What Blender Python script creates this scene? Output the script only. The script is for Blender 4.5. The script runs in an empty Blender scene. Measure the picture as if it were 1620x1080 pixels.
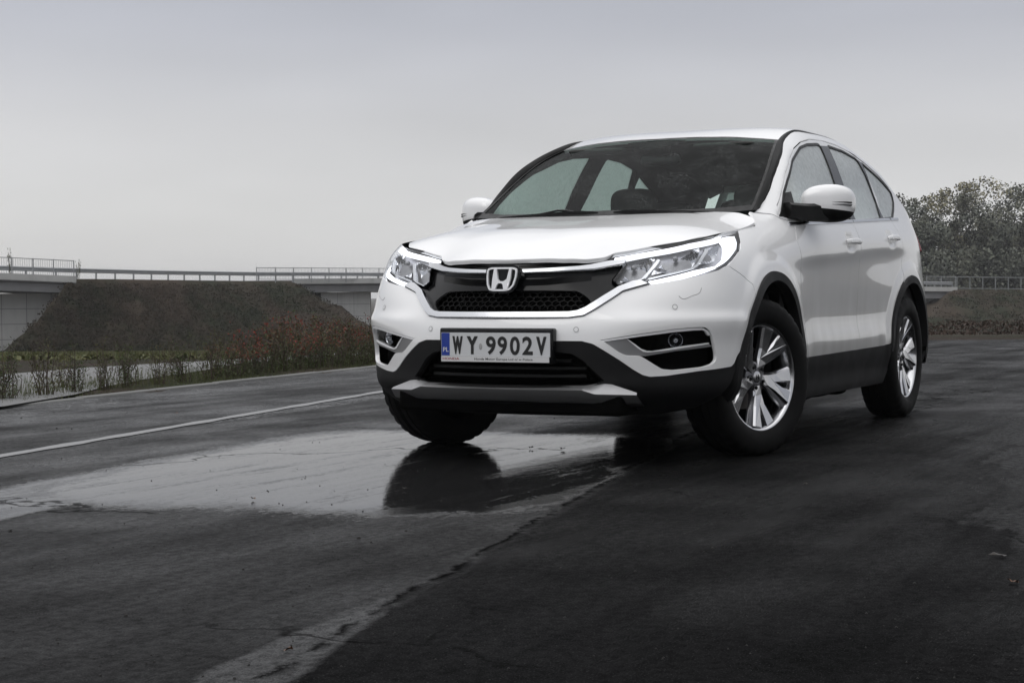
import bpy, bmesh, math, random
import numpy as np
from mathutils import Matrix, Vector
from mathutils.geometry import delaunay_2d_cdt
random.seed(7); RNG=np.random.RandomState(11)
scene=bpy.context.scene
COL=scene.collection
# ---------------------------------------------------------------- camera
CAM=np.array([7.19367,3.32423,.74613])
FW=np.array([-.8868958,-.4610659,-.0288809]);RT=np.array([-.4610997,.8873289,-.0058758]);UP=np.array([-.0283360,-.0081057,.9995656])
FPX=2594.4
cd=bpy.data.cameras.new('camera');cam=bpy.data.objects.new('camera',cd);COL.objects.link(cam)
cd.sensor_width=36;cd.lens=57.653;cd.clip_end=3000;cd.clip_start=.1
cam.matrix_world=Matrix(((RT[0],UP[0],-FW[0],CAM[0]),(RT[1],UP[1],-FW[1],CAM[1]),(RT[2],UP[2],-FW[2],CAM[2]),(0,0,0,1)))
scene.camera=cam
def W(px,py,D):   # world point seen at a photo pixel, D metres along the view axis
    return CAM+D*(FW+RT*(px-810)/FPX+UP*(540-py)/FPX)
# ---------------------------------------------------------------- sky
world=bpy.data.worlds.new('World');scene.world=world;world.use_nodes=True
nt=world.node_tree;nt.nodes.clear()
out=nt.nodes.new('ShaderNodeOutputWorld');bg=nt.nodes.new('ShaderNodeBackground')
tc=nt.nodes.new('ShaderNodeTexCoord');sep=nt.nodes.new('ShaderNodeSeparateXYZ')
nt.links.new(tc.outputs['Generated'],sep.inputs[0])
rmp=nt.nodes.new('ShaderNodeValToRGB');nt.links.new(sep.outputs['Z'],rmp.inputs[0])
el=rmp.color_ramp.elements
SKY=[(0,(.68,.68,.683)),(.05,(.66,.66,.664)),(.10,(.59,.59,.605)),(.16,(.475,.485,.53)),(.22,(.41,.43,.485)),(.35,(.58,.59,.62)),(.6,(1.06,1.06,1.08)),(1,(1.42,1.42,1.44))]
while len(el)<len(SKY): el.new(.5)
for e,(a,c) in zip(el,SKY): e.position=a;e.color=(*c,1)
# faint cloud structure
nz=nt.nodes.new('ShaderNodeTexNoise');nz.inputs['Scale'].default_value=2.2;nz.inputs['Detail'].default_value=3
mp=nt.nodes.new('ShaderNodeMapping');mp.inputs['Scale'].default_value=(1,1,4)
nt.links.new(tc.outputs['Generated'],mp.inputs[0]);nt.links.new(mp.outputs[0],nz.inputs['Vector'])
mr=nt.nodes.new('ShaderNodeMapRange');mr.inputs[1].default_value=.3;mr.inputs[2].default_value=.7;mr.inputs[3].default_value=.90;mr.inputs[4].default_value=1.10
nt.links.new(nz.outputs[0],mr.inputs[0])
vm=nt.nodes.new('ShaderNodeVectorMath');vm.operation='SCALE';nt.links.new(rmp.outputs[0],vm.inputs[0]);nt.links.new(mr.outputs[0],vm.inputs['Scale'])
# a little of the physical sky under the cloud layer
sk=nt.nodes.new('ShaderNodeTexSky');sk.sky_type='NISHITA';sk.sun_disc=False;sk.sun_elevation=math.radians(38);sk.sun_rotation=math.radians(200)
sks=nt.nodes.new('ShaderNodeVectorMath');sks.operation='SCALE';sks.inputs['Scale'].default_value=.004
nt.links.new(sk.outputs[0],sks.inputs[0])
# added dimming of the unseen sky toward +Y, darkens the car's side
cb=nt.nodes.new('ShaderNodeMapRange');cb.interpolation_type='SMOOTHSTEP';cb.inputs[1].default_value=.15;cb.inputs[2].default_value=.95;cb.inputs[3].default_value=1;cb.inputs[4].default_value=.74
nt.links.new(sep.outputs['Y'],cb.inputs[0])
vb=nt.nodes.new('ShaderNodeVectorMath');vb.operation='SCALE';nt.links.new(vm.outputs[0],vb.inputs[0]);nt.links.new(cb.outputs[0],vb.inputs['Scale'])
ad=nt.nodes.new('ShaderNodeVectorMath');nt.links.new(vb.outputs[0],ad.inputs[0]);nt.links.new(sks.outputs[0],ad.inputs[1])
nt.links.new(ad.outputs[0],bg.inputs[0]);bg.inputs[1].default_value=1.0
nt.links.new(bg.outputs[0],out.inputs[0])
# ---------------------------------------------------------------- sun behind cloud
sd=bpy.data.lights.new('sun','SUN');sd.energy=.5;sd.angle=math.radians(40);sd.color=(1,.98,.95)
sun=bpy.data.objects.new('sun',sd);COL.objects.link(sun);sun.rotation_euler=(math.radians(40),math.radians(10),math.radians(60));sun['kind']='structure'
scene.view_settings.view_transform='Standard';scene.view_settings.look='None';scene.view_settings.exposure=0;scene.view_settings.gamma=1
scene.cycles.use_denoising=True
scene.cycles.max_bounces=10;scene.cycles.transparent_max_bounces=16;scene.cycles.volume_bounces=0
scene.cycles.sample_clamp_indirect=6
# ---- body surface maths
def pchip_slopes(x,y):
    # y: (...,n) monotone-ish cubic slopes (fritsch-carlson), axis -1
    h=np.diff(x);d=np.diff(y,axis=-1)/h
    m=np.zeros_like(y)
    w1=2*h[1:]+h[:-1];w2=h[1:]+2*h[:-1]
    a,b=d[...,:-1],d[...,1:]
    with np.errstate(divide='ignore',invalid='ignore'):
        hm=(w1+w2)/(w1/a+w2/b)
    m[...,1:-1]=np.where(a*b>0,hm,0)
    m[...,0]=d[...,0];m[...,-1]=d[...,-1]
    return m
def cat_slopes(x,y):
    h=np.diff(x);d=np.diff(y,axis=-1)/h
    m=np.zeros_like(y)
    m[...,1:-1]=(d[...,:-1]*h[1:]+d[...,1:]*h[:-1])/(h[1:]+h[:-1])
    m[...,0]=d[...,0];m[...,-1]=d[...,-1]
    return m
def herm(x,y,m,t):
    t=np.clip(t,x[0],x[-1])
    i=np.clip(np.searchsorted(x,t,side='right')-1,0,len(x)-2)
    h=x[i+1]-x[i];u=(t-x[i])/h
    return ((1+2*u)*(1-u)**2*y[...,i]+u*(1-u)**2*h*m[...,i]+u*u*(3-2*u)*y[...,i+1]+u*u*(u-1)*h*m[...,i+1])
class Curve:
    def __init__(s,x,y,k='c'):
        s.x=np.array(x,float);s.y=np.array(y,float);s.m=(cat_slopes if k=='c' else pchip_slopes)(s.x,s.y)
    def __call__(s,t):return herm(s.x,s.y,s.m,np.asarray(t,float))
# ---- plan curve of the body at bumper height
PLAN=[(.945,0),(.938,.16),(.918,.29),(.892,.385),(.850,.485),(.790,.60),(.712,.71),(.636,.805),(.545,.872),(.44,.904),(.32,.914),(.15,.914),(-.1,.914),(-.5,.912),(-1.0,.912),(-1.6,.912),(-2.2,.912),(-2.7,.905),(-3.0,.892),(-3.25,.865),(-3.45,.81),(-3.58,.71),(-3.64,.55),(-3.665,.3),(-3.67,0)]
_P=np.array(PLAN)
# smooth arc param
def _arc():
    pp=_P
    t=np.concatenate([[0],np.cumsum(np.hypot(*np.diff(pp,axis=0).T))])
    cx=Curve(t,pp[:,0]);cy=Curve(t,pp[:,1])
    cx.m[0]=0;cx.m[-1]=0
    tt=np.linspace(0,t[-1],1500);X=cx(tt);Y=cy(tt)
    # gaussian smooth for fairness (mirror ends)
    k=np.exp(-.5*(np.arange(-40,41)/14.)**2);k/=k.sum()
    Xe=np.concatenate([X[40:0:-1],X,X[-2:-42:-1]]);Ye=np.concatenate([-Y[40:0:-1],Y,-Y[-2:-42:-1]])
    X=np.convolve(Xe,k,'valid');Y=np.convolve(Ye,k,'valid')
    s=np.concatenate([[0],np.cumsum(np.hypot(np.diff(X),np.diff(Y)))])
    return s,X,Y
_S,_X,_Y=_arc()
_TX=np.gradient(_X,_S);_TY=np.gradient(_Y,_S)
_L=np.hypot(_TX,_TY);_NX=_TY/_L;_NY=-_TX/_L
SMAX=_S[-1]
def s_x(x):  # side: s from x
    i=len(_X)
    return np.interp(-np.asarray(x,float),-_X,_S)
def s_y(y):  # front: s from y
    m=_X>.3
    return np.interp(y,_Y[m],_S[m])
# ---- offset table
ZR=np.array([.16,.24,.32,.40,.48,.55,.62,.70,.78,.86,.94,1.02,1.10,1.18,1.30,1.45,1.60])
COLS=[ # (s spec, offsets)
 (s_y(0),   [-.22,-.13,-.012,-.008,-.004,0,-.012,-.045,-.070,-.095,-.14,-.24,-.34,-.44,-.6,-.8,-1]),
 (s_y(.25), [-.22,-.13,-.012,-.008,-.004,0,-.012,-.047,-.078,-.110,-.16,-.25,-.35,-.45,-.6,-.8,-1]),
 (s_y(.42), [-.22,-.12,-.010,-.005,.003,.004,-.008,-.048,-.095,-.140,-.19,-.27,-.36,-.46,-.6,-.8,-1]),
 (s_y(.60), [-.22,-.12,-.012,-.004,.004,.004,-.006,-.035,-.085,-.145,-.21,-.29,-.37,-.46,-.6,-.8,-1]),
 (s_y(.72), [-.22,-.11,-.012,-.004,.002,.002,.000,-.010,-.040,-.090,-.15,-.27,-.36,-.45,-.6,-.8,-1]),
 (s_x(.52), [-.20,-.10,-.014,-.004,.002,.004,.006,.000,-.018,-.042,-.075,-.16,-.30,-.4,-.55,-.7,-.9]),
 (s_x(.30), [-.16,-.08,-.018,-.006,.000,.003,.006,.008,.000,-.022,-.065,-.14,-.24,-.34,-.5,-.6,-.8]),
 (s_x(.05), [-.09,-.05,-.03,-.008,-.002,0,.002,.004,.000,-.014,-.044,-.098,-.18,-.28,-.4,-.5,-.6]),
 (s_x(-.25),[-.07,-.04,-.03,-.010,-.006,-.006,-.006,-.004,-.004,-.010,-.028,-.064,-.122,-.17,-.26,-.34,-.45]),
 (s_x(-.55),[-.07,-.04,-.035,-.014,-.012,-.016,-.018,-.014,-.010,-.006,-.004,-.018,-.044,-.078,-.138,-.205,-.285]),
 (s_x(-1.0),[-.07,-.04,-.035,-.016,-.012,-.022,-.024,-.020,-.014,-.008,-.002,-.010,-.032,-.066,-.118,-.180,-.255]),
 (s_x(-1.8),[-.07,-.04,-.035,-.016,-.012,-.022,-.024,-.020,-.014,-.010,-.006,-.004,-.026,-.064,-.116,-.178,-.255]),
 (s_x(-2.35),[-.07,-.04,-.03,-.010,-.006,-.010,-.012,-.010,-.006,-.006,-.006,-.006,-.030,-.072,-.122,-.176,-.255]),
 (s_x(-2.8),[-.07,-.04,-.02,-.006,0,0,0,0,-.002,-.004,-.008,-.014,-.038,-.076,-.124,-.178,-.26]),
 (s_x(-3.2),[-.08,-.04,-.01,0,0,0,-.002,-.008,-.016,-.026,-.034,-.046,-.068,-.098,-.148,-.21,-.31]),
 (s_x(-3.48),[-.08,-.04,-.01,0,0,-.004,-.012,-.028,-.048,-.070,-.095,-.12,-.15,-.19,-.27,-.36,-.5]),
 (SMAX-.55, [-.08,-.04,-.01,0,-.003,-.02,-.04,-.07,-.09,-.115,-.14,-.17,-.20,-.24,-.33,-.43,-.6]),
 (SMAX,     [-.08,-.04,-.01,0,-.003,-.02,-.04,-.07,-.09,-.115,-.14,-.17,-.20,-.24,-.33,-.43,-.6]),
]
CS=np.array([c[0] for c in COLS]);CD=np.array([c[1] for c in COLS]) # (ncol,nz)
CM=cat_slopes(ZR,CD)
_zf=np.linspace(.16,1.60,289)
_D=np.stack([herm(ZR,CD[i],CM[i],_zf) for i in range(len(CS))])  # col x zf
_sf=np.linspace(0,SMAX,721)
_Ds=cat_slopes(CS,_D.T)
_G=np.stack([herm(CS,_D.T[j],_Ds[j],_sf) for j in range(len(_zf))]).T # s x z
# fair a little
def _blur(A,ax,sig):
    r=int(3*sig);k=np.exp(-.5*(np.arange(-r,r+1)/sig)**2);k/=k.sum()
    A=np.moveaxis(A,ax,0)
    E=np.concatenate([2*A[0]-A[r:0:-1],A,2*A[-1]-A[-2:-r-2:-1]])
    return np.moveaxis(sum(k[i]*E[i:i+A.shape[0]] for i in range(2*r+1)),0,ax)
_G=_blur(_blur(_G,0,7),1,5)
def _grid(s,z):
    a=np.clip(s/SMAX*(len(_sf)-1),0,len(_sf)-1.001);b=np.clip((z-.16)/(1.44)*(len(_zf)-1),0,len(_zf)-1.001)
    i=a.astype(int);j=b.astype(int);u=a-i;v=b-j
    # quadratic-smooth bilinear
    return (_G[i,j]*(1-u)+_G[i+1,j]*u)*(1-v)+(_G[i,j+1]*(1-u)+_G[i+1,j+1]*u)*v
AX_F,AX_R=-.06,-2.64   # arch centres
AZ=.360;AR=.482
def sstep(a,b,t):
    u=np.clip((t-a)/(b-a),0,1);return u*u*(3-2*u)
_zfx=[-3.3,-3.0,-2.78,-2.62,-2.40,-2.17,-1.91,-1.70,-1.38,-1.18,-.99,-.81,-.65,-.50,-.37,-.2]
_ZFc=Curve(_zfx,[1.14,1.28,1.378,1.446,1.509,1.555,1.576,1.580,1.566,1.536,1.487,1.423,1.339,1.225,1.117,1.08])
def _ZF(x):return _ZFc(x)
def offs(s,z):
    d=_grid(s,z)
    x=np.interp(s,_S,_X)
    side=sstep(s_x(.55),s_x(.2),s)*(1-sstep(s_x(-3.1),s_x(-3.35),s))
    # shoulder crease through the doors, rising to the rear
    zc=.925+(-.45-x)*.052
    w=sstep(.0,-.55,x)*(1-sstep(-2.3,-2.75,x))*side
    t=z-zc
    d=d+w*np.where(t<0,.010*np.exp(-(t/.05)**2)-0.0,.010*np.exp(-(t/.11)**2))
    # lower door swage
    zl=.515+(-.6-x)*.006
    t=z-zl;w=sstep(-.55,-.8,x)*(1-sstep(-1.9,-2.2,x))*side
    d=d+w*.009*np.where(t<0,np.exp(-(t/.06)**2),np.exp(-(t/.045)**2))
    # flared wheel arches
    for ax in (AX_F,AX_R):
        r=np.hypot(x-ax,z-AZ)
        d=d+.014*side*(1-sstep(AR+.035,AR+.10,r))*sstep(.25,.5,z+0*r)
    # bumper edge crease on the corners (front)
    f=1-sstep(s_x(.42),s_x(.30),s)
    g=sstep(s_y(.40),s_y(.62),s)
    zb=.628+.0*s
    t=z-zb
    d=d+f*g*.016*np.where(t>0,np.exp(-(t/.035)**2),np.exp(-(t/.075)**2))
    # handle dishes
    for hx,hz in ((-1.33,1.010),(-2.185,1.050)):
        d=d-.013*np.exp(-((x-hx)/.062)**4-((z-hz)/.042)**4)*side
    # pillar and cant rail curl inwards above the door frames
    t=z-_ZF(x)
    d=d-side*np.where(t>0,.40*np.minimum(t,.10)+4.5*np.minimum(t,.12)**2,0)*sstep(-.1,-.3,x)
    return d
def Pt(s,z,o=0.):
    s=np.asarray(s,float);z=np.asarray(z,float)
    s=np.where(s>SMAX,s-2*SMAX,s)
    sg=np.where(s<0,-1.,1.);a=np.abs(s)
    d=offs(a,z)+o
    x=np.interp(a,_S,_X)+np.interp(a,_S,_NX)*d
    y=(np.interp(a,_S,_Y)+np.interp(a,_S,_NY)*d)*sg
    return np.stack([x,y,z+0*x],-1)
def Nrm(s,z,e=4e-3):
    a=Pt(s+e,z)-Pt(s-e,z);b=Pt(s,z+e)-Pt(s,z-e)
    n=np.cross(a,b);n/=np.linalg.norm(n,axis=-1,keepdims=True)+1e-12
    return n
class RBF:
    def __init__(s,pts,sx=1.,reg=1e-6):
        P=[]
        for x,y,z in pts:
            P.append((x,y,z))
            if abs(y)>1e-6:P.append((x,-y,z))
        P=np.array(P);s.c=P[:,:2]*[sx,1];s.sx=sx;n=len(P)
        K=np.linalg.norm(s.c[:,None]-s.c[None],axis=-1)**3
        A=np.zeros((n+3,n+3));A[:n,:n]=K+reg*np.eye(n);A[:n,n]=1;A[:n,n+1:]=s.c;A[n,:n]=1;A[n+1:,:n]=s.c.T
        s.w=np.linalg.solve(A,np.concatenate([P[:,2],[0,0,0]]));s.n=n
    def __call__(s,x,y):
        x=np.asarray(x,float);y=np.asarray(y,float);q=np.stack([x*s.sx,y],-1)
        K=np.linalg.norm(q[...,None,:]-s.c,axis=-1)**3
        return K@s.w[:s.n]+s.w[s.n]+q@s.w[s.n+1:]
HOOD=RBF([(.835,0,.892),(.831,.12,.8918),(.815,.25,.8915),(.775,.34,.892),(.735,.385,.892),(.76,0,.936),(.60,0,1.000),(.4,0,1.048),(.2,0,1.083),(0,0,1.113),(-.1,0,1.130),
 (.704,.415,.893),(.661,.434,.918),(.594,.555,.944),(.518,.70,.972),(.40,.765,.994),(.248,.79,1.014),(.113,.801,1.030),(-.1,.812,1.062),(-.148,.775,1.109),(-.254,.742,1.137),
 (.6,.35,.985),(.3,.35,1.058),(0,.38,1.112),(-.15,.4,1.133),(.4,.6,1.020),(.1,.62,1.075),(-.15,.62,1.122),(-.05,.74,1.082),(-.16,.71,1.119),(.10,.73,1.055)],reg=2e-3)
ROOF=RBF([(-.885,0,1.560),(-1.05,0,1.600),(-1.3,0,1.637),(-1.6,0,1.652),(-1.95,0,1.655),(-2.4,0,1.643),(-2.9,0,1.600),(-3.3,0,1.530),
 (-1.021,.617,1.537),(-1.266,.61,1.608),(-1.6,.605,1.628),(-1.95,.60,1.630),(-2.4,.59,1.600),(-2.9,.575,1.535),(-3.3,.56,1.46),
 (-.95,.38,1.561),(-1.3,.35,1.636),(-1.95,.35,1.648),(-2.9,.35,1.588)],reg=1e-4)
WIND=RBF([(-.02,0,1.105),(-.25,0,1.232),(-.5,0,1.366),(-.72,0,1.480),(-.885,0,1.560),
 (-.254,.742,1.137),(-.45,.720,1.252),(-.65,.690,1.372),(-.85,.652,1.475),(-1.021,.617,1.537),
 (-.09,.4,1.112),(-.35,.40,1.250),(-.65,.38,1.420),(-.925,.36,1.555)],reg=1e-4)
OUT={}
OUT['headlight']=[(0.503,0.891),(0.537,0.92),(0.704,0.944),(0.919,0.973),(1.3,1.014),(1.442,1.029),(1.373,0.975),(1.32,0.944),(1.203,0.905),(1.104,0.866),(1.036,0.846),(0.907,0.819),(0.795,0.8),(0.698,0.781),(0.655,0.806),(0.567,0.791),(0.547,0.787),(0.521,0.804),(0.595,0.889)]
OUT['fog']=[(0.461,0.549),(0.622,0.574),(0.782,0.595),(0.863,0.601),(0.913,0.601),(0.936,0.587),(0.953,0.559),(0.979,0.486),(0.981,0.458),(0.961,0.44),(0.914,0.429),(0.778,0.418),(0.733,0.422),(0.696,0.443),(0.655,0.469),(0.635,0.48),(0.575,0.482),(0.544,0.496),(0.477,0.545)]
OUT['claddingtop']=[(0.386,0.544),(0.433,0.532),(0.477,0.506),(0.544,0.464),(0.607,0.42),(0.644,0.399),(0.676,0.391),(0.745,0.394),(0.892,0.412),(1.079,0.426)]
OUT['vup']=[(0.654,0.801),(0.616,0.797),(0.546,0.773),(0.471,0.731),(0.398,0.687),(0.362,0.673),(0.326,0.669)]
OUT['vlow']=[(0.688,0.783),(0.567,0.752),(0.522,0.724),(0.442,0.676),(0.393,0.65),(0.328,0.642)]
OUT['bar_t']=[(0.113,0.849),(0.222,0.853),(0.356,0.86),(0.414,0.866),(0.502,0.881),(0.594,0.887)]
OUT['bar_b']=[(0.115,0.837),(0.223,0.839),(0.357,0.845),(0.431,0.848),(0.582,0.869)]
OUT['drl_top']=[(0.533,0.897),(0.589,0.895),(0.7,0.914),(0.908,0.949),(1.197,0.981),(1.267,1.007),(0.924,0.97),(0.704,0.934),(0.607,0.919),(0.537,0.909)]
OUT['drl_side']=[(1.236,1.0),(1.308,1.008),(1.398,1.012),(1.364,0.975),(1.31,0.946),(1.201,0.91),(1.102,0.875),(1.04,0.856),(1.033,0.869),(1.104,0.898),(1.14,0.929),(1.196,0.967),(1.195,0.98)]
OUT['drl_bot']=[(1.037,0.854),(1.032,0.868),(0.902,0.851),(0.741,0.817),(0.682,0.806),(0.701,0.788),(0.799,0.807),(0.915,0.828)]
OUT['slat1']=[(0.753,0.9),(0.728,0.871),(0.703,0.847),(0.679,0.823),(0.647,0.811),(0.564,0.792),(0.546,0.788),(0.564,0.795),(0.656,0.819),(0.692,0.851),(0.716,0.876),(0.742,0.904)]
OUT['slat2']=[(1.045,0.95),(0.986,0.911),(0.94,0.874),(0.904,0.858),(0.753,0.83),(0.686,0.815),(0.686,0.82),(0.754,0.835),(0.896,0.863),(0.926,0.878),(0.967,0.915),(1.012,0.948)]
OUT['fogtop']=[(0.461,0.547),(0.623,0.571),(0.783,0.592),(0.865,0.597),(0.907,0.596),(0.927,0.585),(0.943,0.567),(0.933,0.563),(0.919,0.581),(0.903,0.588),(0.865,0.587),(0.783,0.581),(0.623,0.562),(0.481,0.543)]
OUT['fogsil']=[(0.479,0.542),(0.576,0.554),(0.6,0.535),(0.624,0.513),(0.645,0.5),(0.669,0.493),(0.946,0.527),(0.964,0.516),(0.788,0.499),(0.657,0.479),(0.576,0.481),(0.544,0.495)]
OUT['foglow']=[(0.58,0.553),(0.576,0.553),(0.624,0.513),(0.648,0.498),(0.669,0.495),(0.746,0.502),(0.942,0.527),(0.945,0.531),(0.829,0.52),(0.689,0.5),(0.665,0.501),(0.64,0.51),(0.612,0.531)]
OUT['foglens']=[(0.701,0.567),(0.791,0.58),(0.876,0.585),(0.918,0.585),(0.935,0.579),(0.951,0.532),(0.836,0.519),(0.735,0.508),(0.718,0.533)]
OUT['frame']=[(1.932,1.118),(2.056,1.225),(2.208,1.339),(2.372,1.424),(2.536,1.488),(2.709,1.535),(2.898,1.563),(3.211,1.577),(3.422,1.572),(3.661,1.55),(3.879,1.503),(4.086,1.44),(4.255,1.373)]
OUT['fglass']=[(1.976,1.119),(2.089,1.227),(2.192,1.295),(2.389,1.404),(2.642,1.492),(2.804,1.521),(3.026,1.541),(3.066,1.538),(3.012,1.332),(3.01,1.132)]
OUT['rglass']=[(3.232,1.548),(3.513,1.539),(3.737,1.51),(3.771,1.413),(3.79,1.274),(3.719,1.17),(3.114,1.136),(3.188,1.342)]
OUT['qglass']=[(3.811,1.494),(4.069,1.42),(4.289,1.345),(4.265,1.297),(4.174,1.246),(4.039,1.19),(3.785,1.173)]
OUT['sill']=[(2.459,1.099),(3.003,1.122),(3.665,1.153),(4.072,1.176)]
OUT['strip']=[(1.903,1.164),(1.985,1.22),(2.094,1.306),(2.221,1.393),(2.458,1.508),(2.608,1.558),(2.779,1.599)]
OUT['hoodseam']=[(1.44,1.029),(1.676,1.06),(1.707,1.089),(1.726,1.111)]
OUT['fendseam']=[(1.126,0.856),(1.224,0.815),(1.279,0.782)]
# ================================================================ helpers
def node_mat(name):
    m=bpy.data.materials.new(name);m.use_nodes=True;return m,m.node_tree,m.node_tree.nodes['Principled BSDF']
def mat(name,col,rough=.5,metal=0.,spec=.5,coat=0.,coat_r=.03,noise=0.,nscale=8.,bump=0.,bscale=60.,emit=None,estr=0.,rn=0.):
    m,t,b=node_mat(name)
    b.inputs['Base Color'].default_value=(*col,1);b.inputs['Roughness'].default_value=rough;b.inputs['Metallic'].default_value=metal
    b.inputs['Specular IOR Level'].default_value=spec;b.inputs['Coat Weight'].default_value=coat;b.inputs['Coat Roughness'].default_value=coat_r
    if emit: b.inputs['Emission Color'].default_value=(*emit,1);b.inputs['Emission Strength'].default_value=estr
    tcn=t.nodes.new('ShaderNodeTexCoord')
    if noise or rn:
        n=t.nodes.new('ShaderNodeTexNoise');n.inputs['Scale'].default_value=nscale;n.inputs['Detail'].default_value=5;t.links.new(tcn.outputs['Object'],n.inputs['Vector'])
        if noise:
            r=t.nodes.new('ShaderNodeMix');r.data_type='RGBA';r.inputs[6].default_value=(*[c*(1-noise) for c in col],1);r.inputs[7].default_value=(*[min(1,c*(1+noise)) for c in col],1)
            t.links.new(n.outputs[0],r.inputs[0]);t.links.new(r.outputs[2],b.inputs['Base Color'])
        if rn:
            q=t.nodes.new('ShaderNodeMapRange');q.inputs[1].default_value=.3;q.inputs[2].default_value=.7;q.inputs[3].default_value=max(0,rough-rn);q.inputs[4].default_value=rough+rn
            t.links.new(n.outputs[0],q.inputs[0]);t.links.new(q.outputs[0],b.inputs['Roughness'])
    if bump:
        n=t.nodes.new('ShaderNodeTexNoise');n.inputs['Scale'].default_value=bscale;n.inputs['Detail'].default_value=3;t.links.new(tcn.outputs['Object'],n.inputs['Vector'])
        u=t.nodes.new('ShaderNodeBump');u.inputs['Strength'].default_value=bump;u.inputs['Distance'].default_value=.002;t.links.new(n.outputs[0],u.inputs['Height']);t.links.new(u.outputs[0],b.inputs['Normal'])
    return m
M={}
def paint():
    m,t,b=node_mat('white_paint')
    b.inputs['Base Color'].default_value=(.85,.85,.85,1);b.inputs['Roughness'].default_value=.40;b.inputs['Coat Weight'].default_value=1;b.inputs['Coat Roughness'].default_value=.02;b.inputs['Coat IOR'].default_value=1.75
    tcn=t.nodes.new('ShaderNodeTexCoord')
    # road grime low on the body, in streaks
    sp=t.nodes.new('ShaderNodeSeparateXYZ');t.links.new(tcn.outputs['Object'],sp.inputs[0])
    n=t.nodes.new('ShaderNodeTexNoise');n.inputs['Scale'].default_value=5;n.inputs['Detail'].default_value=6
    mp=t.nodes.new('ShaderNodeMapping');mp.inputs['Scale'].default_value=(1.6,1.6,.35);t.links.new(tcn.outputs['Object'],mp.inputs[0]);t.links.new(mp.outputs[0],n.inputs['Vector'])
    a=t.nodes.new('ShaderNodeMapRange');a.inputs[1].default_value=.95;a.inputs[2].default_value=.40;a.inputs[3].default_value=0;a.inputs[4].default_value=1;t.links.new(sp.outputs['Z'],a.inputs[0])
    # only behind the front wheel
    c=t.nodes.new('ShaderNodeMapRange');c.inputs[1].default_value=-.25;c.inputs[2].default_value=-.65;c.inputs[3].default_value=0;c.inputs[4].default_value=1;t.links.new(sp.outputs['X'],c.inputs[0])
    k=t.nodes.new('ShaderNodeMath');k.operation='MULTIPLY';t.links.new(a.outputs[0],k.inputs[0]);t.links.new(c.outputs[0],k.inputs[1])
    k2=t.nodes.new('ShaderNodeMath');k2.operation='MULTIPLY';t.links.new(k.outputs[0],k2.inputs[0]);t.links.new(n.outputs[0],k2.inputs[1])
    x=t.nodes.new('ShaderNodeMix');x.data_type='RGBA';x.inputs[6].default_value=(.85,.85,.85,1);x.inputs[7].default_value=(.30,.29,.26,1);t.links.new(k2.outputs[0],x.inputs[0]);t.links.new(x.outputs[2],b.inputs['Base Color'])
    # rain beads
    v=t.nodes.new('ShaderNodeTexVoronoi');v.inputs['Scale'].default_value=170;t.links.new(tcn.outputs['Object'],v.inputs['Vector'])
    q=t.nodes.new('ShaderNodeMapRange');q.inputs[1].default_value=.0;q.inputs[2].default_value=.28;q.inputs[3].default_value=1;q.inputs[4].default_value=0;t.links.new(v.outputs['Distance'],q.inputs[0])
    u=t.nodes.new('ShaderNodeBump');u.inputs['Strength'].default_value=.12;u.inputs['Distance'].default_value=.0008;t.links.new(q.outputs[0],u.inputs['Height']);t.links.new(u.outputs[0],b.inputs['Coat Normal'])
    return m
M['paint']=paint()
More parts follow.
